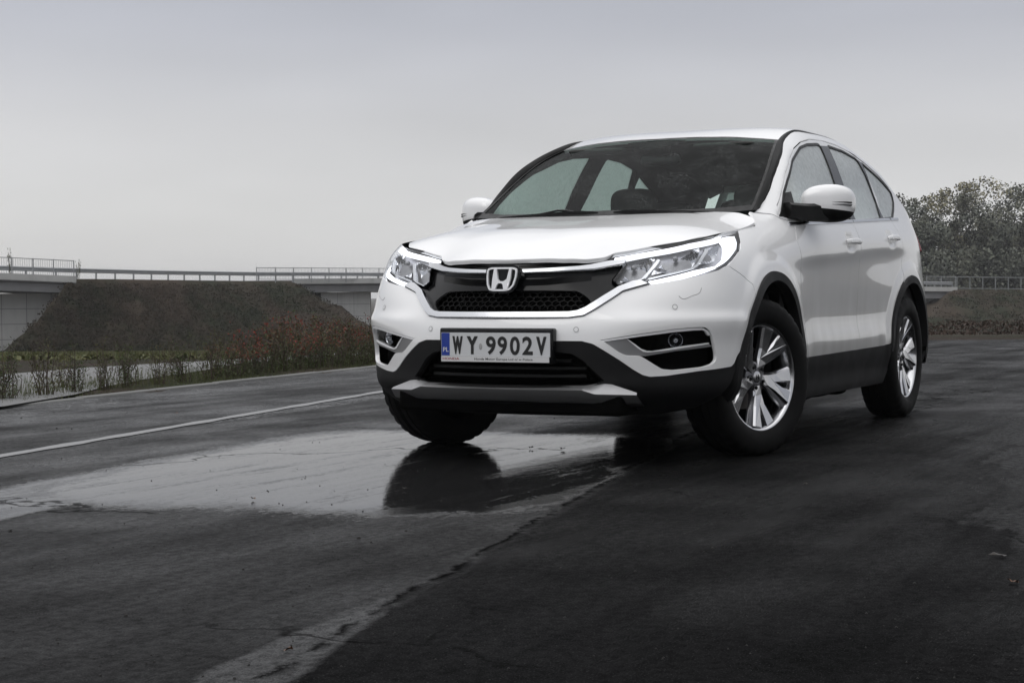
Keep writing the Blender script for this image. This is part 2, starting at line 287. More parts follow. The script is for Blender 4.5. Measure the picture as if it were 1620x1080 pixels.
def glassmat(name,tint,rough=.0,drops=.25,refl=1.0,film=.02,ior=1.5):
    m=bpy.data.materials.new(name);m.use_nodes=True;t=m.node_tree;t.nodes.clear()
    o=t.nodes.new('ShaderNodeOutputMaterial');tr=t.nodes.new('ShaderNodeBsdfTransparent');tr.inputs[0].default_value=(*tint,1)
    g=t.nodes.new('ShaderNodeBsdfGlossy');g.inputs['Roughness'].default_value=.03;g.inputs[0].default_value=(refl,refl,refl,1)
    fr=t.nodes.new('ShaderNodeFresnel');fr.inputs[0].default_value=ior;mx=t.nodes.new('ShaderNodeMixShader')
    ge=t.nodes.new('ShaderNodeNewGeometry');io=t.nodes.new('ShaderNodeMapRange');io.inputs[3].default_value=ior;io.inputs[4].default_value=1/ior;t.links.new(ge.outputs['Backfacing'],io.inputs[0]);t.links.new(io.outputs[0],fr.inputs[0])
    tcn=t.nodes.new('ShaderNodeTexCoord')
    v=t.nodes.new('ShaderNodeTexVoronoi');v.inputs['Scale'].default_value=120;v.inputs['Randomness'].default_value=1
    mp=t.nodes.new('ShaderNodeMapping');mp.inputs['Scale'].default_value=(1,1,.45);t.links.new(tcn.outputs['Object'],mp.inputs[0])
    nw=t.nodes.new('ShaderNodeTexNoise');nw.inputs['Scale'].default_value=9;nw.inputs['Detail'].default_value=4;t.links.new(mp.outputs[0],nw.inputs['Vector'])
    t.links.new(mp.outputs[0],v.inputs['Vector'])
    q=t.nodes.new('ShaderNodeMapRange');q.inputs[1].default_value=.18;q.inputs[2].default_value=.42;q.inputs[3].default_value=1;q.inputs[4].default_value=0;t.links.new(v.outputs['Distance'],q.inputs[0])
    w=t.nodes.new('ShaderNodeMapRange');w.inputs[1].default_value=.42;w.inputs[2].default_value=.62;t.links.new(nw.outputs[0],w.inputs[0])
    k=t.nodes.new('ShaderNodeMath');k.operation='MULTIPLY';t.links.new(q.outputs[0],k.inputs[0]);t.links.new(w.outputs[0],k.inputs[1])
    u=t.nodes.new('ShaderNodeBump');u.inputs['Strength'].default_value=.8*drops;u.inputs['Distance'].default_value=.003;t.links.new(k.outputs[0],u.inputs['Height'])
    t.links.new(u.outputs[0],g.inputs['Normal']);t.links.new(u.outputs[0],fr.inputs['Normal'])
    # water drops and film whiten the glass; film also stands in for sky reflection
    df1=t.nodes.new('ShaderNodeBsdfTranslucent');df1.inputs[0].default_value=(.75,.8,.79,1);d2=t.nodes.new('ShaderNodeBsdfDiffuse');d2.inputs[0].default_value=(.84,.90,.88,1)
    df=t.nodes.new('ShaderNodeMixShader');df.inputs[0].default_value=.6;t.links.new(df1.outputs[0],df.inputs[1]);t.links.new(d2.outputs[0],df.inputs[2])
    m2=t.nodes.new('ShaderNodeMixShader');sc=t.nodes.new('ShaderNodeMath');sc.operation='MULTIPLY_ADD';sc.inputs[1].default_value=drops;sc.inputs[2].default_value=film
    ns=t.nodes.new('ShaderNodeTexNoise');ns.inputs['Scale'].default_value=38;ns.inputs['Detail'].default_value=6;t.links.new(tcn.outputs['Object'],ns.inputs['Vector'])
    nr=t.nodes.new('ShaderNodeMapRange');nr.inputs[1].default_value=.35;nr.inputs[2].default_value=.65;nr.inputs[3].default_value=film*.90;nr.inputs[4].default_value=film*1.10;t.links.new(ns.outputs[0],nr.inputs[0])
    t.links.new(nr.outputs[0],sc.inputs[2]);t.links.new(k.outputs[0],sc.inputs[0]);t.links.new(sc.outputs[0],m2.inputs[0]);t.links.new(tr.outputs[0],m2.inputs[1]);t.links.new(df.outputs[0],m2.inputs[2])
    t.links.new(fr.outputs[0],mx.inputs[0]);t.links.new(m2.outputs[0],mx.inputs[1]);t.links.new(g.outputs[0],mx.inputs[2]);t.links.new(mx.outputs[0],o.inputs[0])
    return m
M['windscreen']=glassmat('windscreen_glass',(.74,.90,.84),drops=.17,refl=.20,film=.003,ior=1.42)
M['sideglass']=glassmat('side_glass',(.76,.86,.82),drops=.25,film=.74,ior=1.75)  # strong film puts the bright sky reflection into the panes as pale diffuse
M['lens']=glassmat('lamp_lens',(.93,.94,.95),drops=.03,film=.0,refl=.7)
M['black']=mat('black_trim',(.007,.007,.007),.42,spec=.25,rn=.08,nscale=30)
M['rubber']=mat('rubber_strip',(.005,.005,.005),.5,spec=.12,noise=.2)
M['clad']=mat('black_cladding',(.012,.012,.0125),.55,spec=.17,bump=.35,bscale=500,rn=.1,nscale=6)
M['gloss']=mat('gloss_black',(.005,.005,.0055),.18,spec=.30,rn=.05,nscale=12)
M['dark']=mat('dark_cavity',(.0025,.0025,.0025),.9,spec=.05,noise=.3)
M['chrome']=mat('chrome',(.60,.61,.63),.20,metal=1,rn=.05,nscale=40)
M['satin']=mat('satin_silver',(.36,.36,.365),.38,metal=.8,bump=.1,bscale=700,rn=.06)
M['alloy']=mat('alloy',(.72,.72,.73),.19,metal=1,rn=.06,nscale=14)
M['alloyd']=mat('alloy_pocket',(.20,.20,.21),.38,metal=.9,rn=.06,nscale=14)
M['tyre']=mat('tyre_rubber',(.006,.006,.006),.62,spec=.13,noise=.2,bump=.2,bscale=300,rn=.12,nscale=10)
M['steel']=mat('brake_steel',(.22,.21,.20),.4,metal=.9,noise=.3,nscale=20)
M['drl']=mat('lit_lamp',(.9,.9,.95),.3,emit=(.93,.95,1),estr=1.25,noise=.02)
M['reflector']=mat('reflector',(.70,.71,.74),.18,metal=1,noise=.3,nscale=60,bump=.8,bscale=90)
M['lampdark']=mat('lamp_bezel',(.28,.28,.29),.3,metal=.6,noise=.3,nscale=30)
M['plate']=mat('plate_white',(.60,.61,.62),.4,noise=.03)
M['blue']=mat('plate_blue',(.012,.04,.28),.4,noise=.1)
M['ink']=mat('plate_ink',(.012,.012,.012),.5,noise=.1)
M['redink']=mat('red_ink',(.30,.05,.06),.5,noise=.1)
M['white']=mat('strip_white',(.62,.62,.62),.5,noise=.03)
M['seat']=mat('seat_cloth',(.022,.021,.021),.9,noise=.3,nscale=60,bump=.3)
M['trim']=mat('cabin_trim',(.035,.034,.033),.8,noise=.2,nscale=20)
M['pillar']=mat('pillar_lining',(.022,.022,.021),.9,noise=.1)
M['liner']=mat('headliner',(.05,.049,.047),.9,noise=.1)
M['bright']=mat('emblem_metal',(.92,.92,.93),.42,metal=.35,noise=.03)
M['red']=mat('tail_lamp_red',(.16,.012,.02),.15,coat=1,noise=.1)
M['body_gap']=mat('shadow_gap',(.004,.004,.004),.8,noise=.2,spec=.1)
M['meshb']=mat('grille_black',(.003,.003,.003),.5,noise=.2,spec=.12)
M['grey']=mat('sensor_grey',(.35,.35,.35),.4,noise=.1)

def link(name,me,mats,parent=None,**k):
    o=bpy.data.objects.new(name,me);COL.objects.link(o)
    for m in (mats if isinstance(mats,(list,tuple)) else [mats]): me.materials.append(m)
    if parent is not None:
        o.parent=parent;o.matrix_parent_inverse=PINV.get(parent.name,Matrix())
    for a,b in k.items(): o[a]=b
    return o
PINV={}
def mesh(name,V,F,mats,parent=None,smooth=True,normals=None,fm=None,**k):
    me=bpy.data.meshes.new(name);me.from_pydata([tuple(map(float,v)) for v in V],[],[tuple(map(int,f)) for f in F]);me.update()
    if smooth: me.polygons.foreach_set('use_smooth',[True]*len(me.polygons))
    if fm is not None: me.polygons.foreach_set('material_index',[int(x) for x in fm])
    o=link(name,me,mats,parent,**k)
    if normals is not None: me.normals_split_custom_set_from_vertices([tuple(map(float,n)) for n in normals])
    elif smooth=='auto': autosmooth(me)
    return o
def autosmooth(me,ang=35):
    bm=bmesh.new();bm.from_mesh(me);bm.normal_update()
    for e in bm.edges:
        if len(e.link_faces)==2 and e.link_faces[0].normal.angle(e.link_faces[1].normal,0)>math.radians(ang): e.smooth=False
        elif len(e.link_faces)!=2: e.smooth=False
    bm.to_mesh(me);bm.free()
def MV(V): V=np.array(V,float).copy();V[:,1]*=-1;return V
def MF(F): return [tuple(reversed(f)) for f in F]
def inpoly(P,poly):
    x,y=P[:,0],P[:,1];c=np.zeros(len(P),bool);q=np.array(poly);n=len(q);j=n-1
    for i in range(n):
        xi,yi=q[i];xj,yj=q[j]
        m=((yi>y)!=(yj>y));
        with np.errstate(divide='ignore',invalid='ignore'):
            t=x<(xj-xi)*(y-yi)/(yj-yi)+xi
        c^=m&t;j=i
    return c
def dens(poly,h,closed=True):
    o=[];n=len(poly)
    for i in range(n if closed else n-1):
        a=np.array(poly[i],float);b=np.array(poly[(i+1)%n],float);k=max(1,int(math.ceil(np.linalg.norm(b-a)/h)))
        for j in range(k): o.append(a+(b-a)*j/k)
    if not closed:o.append(np.array(poly[-1],float))
    return np.array(o)
def roundc(poly,r=.01,k=3,closed=True):
    """round the corners of a polygon"""
    P=[np.array(a,float) for a in poly];n=len(P);o=[]
    for i in range(n):
        if not closed and i in(0,n-1): o.append(P[i]);continue
        a,b,c=P[i-1],P[i],P[(i+1)%n];u=a-b;v=c-b;lu,lv=np.linalg.norm(u),np.linalg.norm(v)
        if lu<1e-9 or lv<1e-9: continue
        d=min(r,lu*.45,lv*.45);p0=b+u/lu*d;p1=b+v/lv*d
        for j in range(k+1):
            t=j/k;o.append((1-t)**2*p0+2*t*(1-t)*b+t*t*p1)
    return np.array(o)
def area2(P):
    P=np.array(P);x,y=P[:,0],P[:,1];return (x*np.roll(y,-1)-np.roll(x,-1)*y).sum()
def inset(poly,d):
    P=np.array(poly,float)
    if area2(P)<0:P=P[::-1]
    t=np.roll(P,-1,0)-np.roll(P,1,0);t/=np.linalg.norm(t,axis=1,keepdims=True)+1e-12
    n=np.stack([-t[:,1],t[:,0]],1);return P+n*d
def tri2d(poly,holes,h):
    loops=[dens(poly,h*.8)]+[dens(q,h*.8) for q in holes]
    A=np.concatenate(loops);E=[];k=0
    for L in loops:
        n=len(L);E+=[(k+i,k+(i+1)%n) for i in range(n)];k+=n
    lo,hi=A.min(0),A.max(0);xs=np.arange(lo[0],hi[0],h);ys=np.arange(lo[1],hi[1],h*.866)
    X,Y=np.meshgrid(xs,ys);X=X+(np.arange(len(ys))%2)[:,None]*h*.5;G=np.stack([X.ravel(),Y.ravel()],1)
    m=inpoly(G,loops[0])
    for L in loops[1:]: m&=~inpoly(G,L)
    G=G[m]
    if len(G):
        d=np.full(len(G),1e9)
        for i in range(0,len(A),400):
            d=np.minimum(d,np.linalg.norm(G[:,None]-A[None,i:i+400],axis=-1).min(1)) if len(G)*400<6e7 else np.minimum(d,1e9)
        G=G[d>h*.5]
    P=np.concatenate([A,G]) if len(G) else A
    v,e,f,ov,oe,of=delaunay_2d_cdt([Vector(q) for q in P],E,[],0,1e-6)
    V=np.array([tuple(q) for q in v]);F=np.array([t for t in f if len(t)==3])
    c=V[F].mean(1);m=inpoly(c,loops[0])
    for L in loops[1:]: m&=~inpoly(c,L)
    F=F[m];a=V[F];s=(a[:,1,0]-a[:,0,0])*(a[:,2,1]-a[:,0,1])-(a[:,2,0]-a[:,0,0])*(a[:,1,1]-a[:,0,1])
    F[s<0]=F[s<0][:,::-1];F=F[np.abs(s)>1e-12]
    return V,F,loops
def build_region(pf,nf,poly,holes=(),off=0.,lip=.012,h=.018,gap=0.,back=False):
    """mesh of a trimmed piece of surface: pf(u,v)->P, nf(u,v)->N; edges folded inwards by lip"""
    poly=np.array(poly,float)
    if gap: poly=inset(poly,gap)
    V,F,loops=tri2d(poly,list(holes),h)
    N=nf(V[:,0],V[:,1]);P=pf(V[:,0],V[:,1])+N*off
    Vs=[P];Ns=[N];Fs=[tuple(f) for f in F];k=len(P)
    if lip:
        for i,L in enumerate(loops):
            if (area2(L)<0)!=(i>0): L=L[::-1]
            n=nf(L[:,0],L[:,1]);p0=pf(L[:,0],L[:,1])+n*off;p1=p0-n*lip
            t=np.roll(p0,-1,0)-np.roll(p0,1,0);o=np.cross(t,n);o/=np.linalg.norm(o,axis=1,keepdims=True)+1e-12
            e=np.minimum(.0025,abs(lip)*.4)
            pr=p0-n*e+o*e*0
            m=len(L);Vs+=[p0,p1];Ns+=[(n*.6+o*.8),o]
            for j in range(m):
                a,b=k+j,k+(j+1)%m;Fs.append((a,a+m,b+m,b))
            k+=2*m
    return np.concatenate(Vs),Fs,np.concatenate(Ns)
SN=lambda s,z:Nrm(s,z)
def s_region(name,poly,mats,parent,holes=(),mirror=False,both=True,**k):
    V,F,N=build_region(Pt,SN,poly,holes,**k)
    if mirror: return mesh(name,MV(V),MF(F),mats,parent,normals=MV(N))
    return mesh(name,V,F,mats,parent,normals=N)
def surf_of(FN):
    def pf(x,y): return np.stack([x,y,FN(x,y)],-1)
    def nf(x,y,e=1e-3):
        gx=(FN(x+e,y)-FN(x-e,y))/(2*e);gy=(FN(x,y+e)-FN(x,y-e))/(2*e)
        n=np.stack([-gx,-gy,np.ones_like(gx)],-1);return n/np.linalg.norm(n,axis=-1,keepdims=True)
    return pf,nf
def resample(P,n):
    P=np.array(P,float);t=np.concatenate([[0],np.cumsum(np.linalg.norm(np.diff(P,axis=0),axis=1))]);q=np.linspace(0,t[-1],n)
    return np.stack([np.interp(q,t,P[:,i]) for i in range(P.shape[1])],1)
def smoothline(P,n):
    P=np.array(P,float);t=np.concatenate([[0],np.cumsum(np.linalg.norm(np.diff(P,axis=0),axis=1))]);q=np.linspace(0,t[-1],n)
    return np.stack([Curve(t,P[:,i])(q) for i in range(P.shape[1])],1)
def sweep(P,N,prof,closed=False,taper=None):
    """prof: list of (across, up) points, closed loop"""
    P=np.array(P,float);N=np.array(N,float);n=len(P)
    if closed:T=np.roll(P,-1,0)-np.roll(P,1,0)
    else:
        T=np.gradient(P,axis=0)
    T/=np.linalg.norm(T,axis=1,keepdims=True)+1e-12
    N=N-T*(N*T).sum(1,keepdims=True);N/=np.linalg.norm(N,axis=1,keepdims=True)+1e-12
    B=np.cross(T,N);pr=np.array(prof);m=len(pr);tp=np.ones(n) if taper is None else np.array(taper)
    V=(P[:,None]+B[:,None]*(pr[None,:,:1]*tp[:,None,None])+N[:,None]*(pr[None,:,1:]*tp[:,None,None])).reshape(-1,3)
    F=[]
    for i in range(n if closed else n-1):
        a=i*m;b=((i+1)%n)*m
        for j in range(m):
            k=(j+1)%m;F.append((a+j,a+k,b+k,b+j))
    if not closed: F.append(tuple(range(m)));F.append(tuple((n-1)*m+j for j in reversed(range(m))))
    return V,F
def circ(r,n=8,ry=None): return [(r*math.cos(2*math.pi*i/n),(ry or r)*math.sin(2*math.pi*i/n)) for i in range(n)]
def s_sweep(name,line,prof,mats,parent,mirror=False,off=0,n=60,closed=False,**k):
    L=resample(line,n);P=Pt(L[:,0],L[:,1]);N=Nrm(L[:,0],L[:,1]);V,F=sweep(P+N*off,N,prof,closed)
    if mirror:V,F=MV(V),MF(F)
    return mesh(name,V,F,mats,parent,smooth='auto',**k)
def lathe(prof,n=64,axis='y'):
    """prof: list of (axial, radius)"""
    m=len(prof);V=[];F=[]
    for i in range(n):
        a=2*math.pi*i/n;c,s=math.cos(a),math.sin(a)
        for (y,r) in prof: V.append((r*c,y,r*s))
    for i in range(n):
        k=(i+1)%n
        for j in range(m-1): F.append((i*m+j,i*m+j+1,k*m+j+1,k*m+j))
    return V,F
def box(x0,x1,y0,y1,z0,z1):
    V=[(x,y,z) for x in(x0,x1) for y in(y0,y1) for z in(z0,z1)]
    F=[(0,1,3,2),(4,6,7,5),(0,4,5,1),(2,3,7,6),(0,2,6,4),(1,5,7,3)]
    return V,F
def merge(*parts):
    V=[];F=[]
    for v,f in parts:
        k=len(V);V+=[tuple(a) for a in v];F+=[tuple(i+k for i in q) for q in f]
    return V,F
def bevel(o,w=.01,seg=2,ang=30):
    bm=bmesh.new();bm.from_mesh(o.data)
    es=[e for e in bm.edges if len(e.link_faces)==2 and e.link_faces[0].normal.angle(e.link_faces[1].normal,0)>math.radians(ang)]
    bmesh.ops.bevel(bm,geom=es,offset=w,segments=seg,affect='EDGES',profile=.5,clamp_overlap=True)
    bm.to_mesh(o.data);bm.free();o.data.polygons.foreach_set('use_smooth',[True]*len(o.data.polygons));return o
def empty(name,loc,label,cat,group=None):
    o=bpy.data.objects.new(name,None);COL.objects.link(o);o.location=loc;o.empty_display_size=.3;o['label']=label;o['category']=cat
    if group:o['group']=group
    PINV[o.name]=Matrix.Translation(Vector(loc)).inverted()
    return o
def superell(c,r,e1=.6,e2=.6,nu=28,nv=16):
    V=[];F=[]
    pw=lambda v,e:math.copysign(abs(v)**e,v)
    for j in range(nv+1):
        b=-math.pi/2+math.pi*j/nv
        for i in range(nu):
            a=2*math.pi*i/nu
            V.append((c[0]+r[0]*pw(math.cos(b),e1)*pw(math.cos(a),e2),c[1]+r[1]*pw(math.cos(b),e1)*pw(math.sin(a),e2),c[2]+r[2]*pw(math.sin(b),e1)))
    for j in range(nv):
        for i in range(nu):
            k=(i+1)%nu;F.append((j*nu+i,j*nu+k,(j+1)*nu+k,(j+1)*nu+i))
    return V,F
def revmirror(pl): return [(-a,b) for a,b in reversed(pl)]
# ================================================================ THE CAR
car=empty('parked_car',(-1.3,0,0),'white compact SUV with lit headlamps, front wheels turned, parked on wet asphalt','car')
PI=math.pi
def arc(cx,r,a0,a1,n): return [(cx+r*math.cos(a0+(a1-a0)*i/(n-1)),AZ+r*math.sin(a0+(a1-a0)*i/(n-1))) for i in range(n)]
def xz(L): return [(float(s_x(x)) if x<.28 else float(np.interp(-x,-_X,_S)),z) for x,z in L]
XS=lambda x,z:(float(np.interp(-x,-_X,_S)),z)
HL=OUT['headlight']
# curve: A pillar / cant strip line on the side surface
ZS=Curve([-3.4,-3.15,-2.9,-2.65,-2.4,-2.2,-1.95,-1.7,-1.45,-1.233,-1.062,-.913,-.8,-.676,-.548,-.439,-.354,-.24],
         [1.40,1.455,1.505,1.545,1.578,1.597,1.612,1.615,1.608,1.598,1.558,1.508,1.455,1.393,1.306,1.22,1.164,1.122])
YT=Curve([-3.35,-2.9,-2.4,-1.95,-1.6,-1.266,-1.021,-.85,-.65,-.45,-.254],[.53,.565,.59,.60,.605,.610,.620,.655,.694,.722,.745])
TF=lambda x,y: np.where(np.asarray(x)>-1.021-.2*(1-np.clip(np.abs(y)/.617,0,1))*0, WIND(x,y), ROOF(x,y))
AF=arc(AX_F,AR,PI+.06,-.06,40)      # front arch, rear foot -> front foot (clockwise over the top)
ARR=arc(AX_R,AR,PI+.06,-.06,40)
zsill=lambda x:.425+(-.6-x)*.010
frame=OUT['frame'];
# ---- fender (left half polygon in s,z; counter-clockwise)
seamF=[XS(-.545,.425),XS(-.535,.62),XS(-.500,.80),XS(-.470,.94),XS(-.462,1.005),XS(-.50,1.06),XS(-.50,1.085)]
fender=[XS(-.545,.425)]+[XS(x,z) for x,z in AF if z>.43][0:]  # arch, rear to front
af_front=[q for q in AF if q[1]>.43]
seam=OUT['fendseam']
# cut the arch where the bumper seam meets it
def arch_until(A,xs): return [q for q in A if q[0]<xs]
fender=[XS(*q) for q in arch_until(af_front,.275)]+[seam[2],seam[1],seam[0]]+[HL[9],HL[8],HL[7],HL[6],HL[5]]+OUT['hoodseam'][1:]+[XS(-.20,1.130),XS(-.255,1.124)]+[XS(-.354,1.120),XS(-.40,1.10),XS(-.50,1.088)]+seamF[::-1][1:]
def sreg(name,poly,m,par=None,**k):
    """left and right pair of a side panel"""
    par=par or car
    a=s_region(name,poly,m,par if not isinstance(par,(tuple,list)) else par[0],**k)
    b=s_region(name,poly,m,par if not isinstance(par,(tuple,list)) else par[1],mirror=True,**k)
    return a,b
G=.003
sreg('fender',fender,M['paint'],gap=G,h=.016)
# ---- front door
fd=[XS(-.545,.425)]+[XS(x,zsill(x)) for x in (-.8,-1.1,-1.4,-1.52)]+[XS(-1.545,.6),XS(-1.535,.8),XS(-1.520,.97),XS(-1.49,1.10),XS(-1.51,1.33),(3.15,1.575)]+[frame[i] for i in (6,5,4,3,2,1)]+[XS(-.43,1.165),XS(-.40,1.10),XS(-.50,1.088)]+seamF[::-1][1:-1]
fd_poly=fd
fh=OUT['fglass']
def grow(poly,d): return inset(poly,-d)
fdoor=sreg('front_door',fd,M['paint'],gap=G,h=.014,holes=[grow(roundc(fh,.02),.011)])
# ---- rear door
rh=OUT['rglass'];qh=OUT['qglass']
rarc=[q for q in arc(AX_R,AR+.012,PI+.06,-.06,40) if q[1]>.44 and q[0]<AX_R] # rear? placeholder
A2=[(AX_R+(AR+.014)*math.cos(t),AZ+(AR+.014)*math.sin(t)) for t in np.linspace(.18,1.15,14)]
rd=[XS(-1.52,zsill(-1.52))]+[XS(x,zsill(x)) for x in (-1.8,-2.05)]+[XS(*q) for q in A2]+[XS(-2.43,.88),XS(-2.455,1.0),XS(-2.44,1.10),XS(-2.40,1.17),XS(-2.235,1.19),XS(-2.30,1.30),XS(-2.27,1.42),XS(-2.235,1.535)]+[frame[9],frame[8],frame[7],(3.15,1.575)]+[XS(-1.51,1.33),XS(-1.49,1.10),XS(-1.520,.97),XS(-1.535,.8),XS(-1.545,.6)]
rdoor=sreg('rear_door',rd,M['paint'],gap=G,h=.014,holes=[grow(roundc(rh,.02),.011)])
# ---- body side: A pillar, cant rail, quarter panel
zs_pts=[XS(x,float(ZS(x))) for x in np.linspace(-.255,-3.2,40)]
ARq=[XS(*q) for q in [(AX_R+AR*math.cos(t),AZ+AR*math.sin(t)) for t in np.linspace(PI-.10,.22,36)]]
quarter=[XS(-3.18,.44),XS(-3.30,.50),XS(-3.42,.62),XS(-3.45,.80),XS(-3.44,.95),XS(-3.36,1.10),XS(-3.28,1.25),XS(-3.22,1.40)]+zs_pts[::-1]+[XS(-.354,1.120),XS(-.40,1.10),XS(-.43,1.165)]+frame[1:10]+[XS(-2.235,1.535),XS(-2.27,1.42),XS(-2.30,1.30),XS(-2.235,1.19),XS(-2.40,1.17),XS(-2.44,1.10),XS(-2.455,1.0),XS(-2.43,.88)]+[XS(AX_R+AR*math.cos(t),AZ+AR*math.sin(t)) for t in np.linspace(1.15,PI-.22,30)]
sreg('body_side',quarter,M['paint'],gap=G,h=.016,holes=[grow(roundc(qh,.02),.010)])
# ---- door windows: glass, seal, pillar trim, waist chrome
for i,mir in ((0,False),(1,True)):
    for par,gp,nm in ((fdoor[i],fh,'window'),(rdoor[i],rh,'window'),(car,qh,'quarter_window')):
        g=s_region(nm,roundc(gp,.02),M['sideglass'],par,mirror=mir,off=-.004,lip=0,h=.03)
        ring=np.array(grow(roundc(gp,.02),.006))
        s_sweep('window_seal',np.vstack([ring,ring[:1]]),[(-.008,-.006),(-.008,.001),(0,.003),(.008,.001),(.008,-.006)],M['black'],g if par is car else par,mirror=mir,n=160)
    # pillar trims between the panes
    s_region('pillar_trim',[(3.075,1.541),(3.225,1.551),(3.188,1.342),(3.114,1.138),(3.02,1.134),(3.022,1.332)],M['gloss'],fdoor[i],mirror=mir,off=.0025,lip=.004,h=.03)
    s_region('pillar_trim',[(3.742,1.512),(3.808,1.497),(3.80,1.35),(3.783,1.172),(3.728,1.17),(3.797,1.274),(3.779,1.413)],M['gloss'],rdoor[i],mirror=mir,off=.0025,lip=.004,h=.03)
    for x0,x1,pr in ((-.45,-1.485,fdoor[i]),(-1.495,-2.38,rdoor[i]),(-2.40,-2.62,car)):
        X=np.linspace(x0,x1,12);L=[(float(s_x(x)),1.088+(-.8-x)*.049+.004) for x in X]
        s_sweep('waist_moulding',L,[(-.009,-.002),(-.008,.005),(0,.007),(.008,.005),(.009,-.002)],M['chrome'],pr,mirror=mir,n=30)
    # small corner pane of the front door behind the mirror
    s_region('corner_trim',[(1.945,1.112),(2.10,1.105),(2.16,1.24),(2.10,1.232),(2.02,1.17)],M['black'],fdoor[i],mirror=mir,off=.004,lip=.006,h=.03)
    # door handles
    for pr,x0,x1,z in ((fdoor[i],-1.245,-1.455,1.008),(rdoor[i],-2.10,-2.31,1.048)):
        X=np.linspace(x0,x1,16);L=np.array([(float(s_x(x)),z+.004*(k/15.)) for k,x in enumerate(X)])
        u=np.linspace(0,1,16);h=.004+.032*np.sin(np.clip(u*1.02,0,1)*PI)**.35*1.0
        P=Pt(L[:,0],L[:,1]);N=Nrm(L[:,0],L[:,1]);V,F=sweep(P+N*h[:,None],N,circ(.0155,10,.0085),taper=.75+.25*np.sin(u*PI)**.5)
        if mir:V,F=MV(V),MF(F)
        mesh('door_handle',V,F,M['paint'],pr,smooth='auto')
# ---- frame line above the doors continues as a seal over the quarter window
for mir in (False,True):
    s_sweep('door_frame_seal',[frame[9],frame[10],frame[11],frame[12]],circ(.003,6,.002),M['black'],car,mirror=mir,n=40)
# ---- fuel of detail: side repeater-less, roof strip
for sg in (1,-1):
    xs=np.concatenate([np.linspace(-.25,-1.2,50),np.linspace(-1.22,-3.2,60)])
    A=Pt(s_x(xs),ZS(xs));YY=YT(xs);B=np.stack([xs,YY,np.where(xs>-1.021,WIND(xs,YY),ROOF(xs,YY))],-1)
    rows=[]
    up=np.cross(np.gradient(A,axis=0),B-A);up/=np.linalg.norm(up,axis=1,keepdims=True);up*=np.sign(up[:,2:3])
    wv=sstep(-1.0,-1.5,xs)[:,None]
    for f,h in ((-.05,-.012),(0,.002),(.12,.010),(.5,.010),(.88,.006),(1.0,.001),(1.08,-.008)):
        rows.append(A+(B-A)*f+up*(h*(1-.75*wv)-.004*wv))
    R=np.stack(rows,1);n,m=R.shape[:2];V=R.reshape(-1,3);F=[(i*m+j,i*m+j+1,(i+1)*m+j+1,(i+1)*m+j) for i in range(n-1) for j in range(m-1)]
    if sg<0:V,F=MV(V),MF(F)
    mesh('roof_strip',V,F,M['rubber'],car,smooth='auto')
# ---- hood
hp,hn=surf_of(HOOD)
hb=[(.835,0),(.826,.12),(.806,.25),(.765,.345),(.704,.412),(.663,.432),(.594,.553),(.518,.698),(.40,.764),(.248,.789),(.113,.800),(-.10,.812),(-.132,.793),(-.150,.772),(-.176,.70),(-.165,.60),(-.135,.4),(-.105,.15),(-.10,0)]
hb=hb+[(x,-y) for x,y in hb[::-1] if y>0]
V,F,N=build_region(hp,hn,roundc(hb,.02,3),off=0,lip=.02,h=.022,gap=.003)
mesh('hood',V,F,M['paint'],car,normals=N)
# cowl and wipers
cw=[(-.07,0),(-.075,.15),(-.105,.4),(-.13,.6),(-.15,.70),(-.19,.735),(-.235,.735),(-.25,.70),(-.17,.45),(-.11,.2),(-.10,0)]
cw=cw+[(x,-y) for x,y in cw[::-1] if y>0]
cpf=lambda x,y:np.stack([x,y,HOOD(x,y)-.030],-1)
V,F,N=build_region(cpf,lambda x,y:np.stack([x*0+.2,x*0,x*0+.98],-1),cw,lip=.02,h=.03)
mesh('cowl',V,F,M['black'],car,normals=N)
# ---- windscreen and roof
wp,wn=surf_of(WIND);rp,rn=surf_of(ROOF)
hdr=[(-.885,0),(-.893,.12),(-.915,.3),(-.965,.48),(-1.021,.617)]
cwl=[(-.05,0),(-.06,.2),(-.10,.4),(-.17,.58),(-.254,.742)]
side=[(x,float(YT(x))) for x in np.linspace(-.30,-.98,12)]
wl=cwl+side+hdr[::-1]
wfull=wl+[(x,-y) for x,y in wl[::-1] if y>0]
V,F,N=build_region(wp,wn,wfull,lip=0,h=.03,off=-.002);ws=mesh('windscreen',V,F,M['windscreen'],car,normals=N)
# black ceramic border
bl=[(x,y-.03) for x,y in side]
def strip3(name,a,b,m,par,off=.001):
    A=resample(np.array(a),60);B=resample(np.array(b),60);V=[];
    for q in (A,B):
        P=wp(q[:,0],q[:,1])+wn(q[:,0],q[:,1])*off;V.append(P)
    V=np.concatenate(V);F=[(i,i+1,60+i+1,60+i) for i in range(59)]
    return mesh(name,V,F,m,par)
for sg in (1,-1):
    strip3('windscreen_border',[(x,y*sg) for x,y in [cwl[-1]]+side+[hdr[-1]]],[(x,(y-.014)*sg) for x,y in [(-.245,.742)]+side+[(-1.01,.617)]],M['black'],ws)
strip3('windscreen_border',[(x,y) for x,y in wfull if False] or [(x,-y) for x,y in cwl[::-1]]+cwl[1:],[(x-.045,-y*.985) for x,y in cwl[::-1]]+[(x-.045,y*.985) for x,y in cwl[1:]],M['black'],ws)
hh=[(x,-y) for x,y in hdr[::-1]]+hdr[1:]
strip3('windscreen_border',hh,[(x+.022,y) for x,y in hh],M['black'],ws)
rf=[(x-.004,y) for x,y in hdr]+[(x,float(YT(x))) for x in np.linspace(-1.1,-3.3,24)]+[(-3.36,.45),(-3.40,.25),(-3.41,0)]
rfull=rf+[(x,-y) for x,y in rf[::-1] if y>0]
V,F,N=build_region(rp,rn,rfull,lip=.02,h=.035,gap=.001);roof=mesh('roof',V,F,M['paint'],car,normals=N)
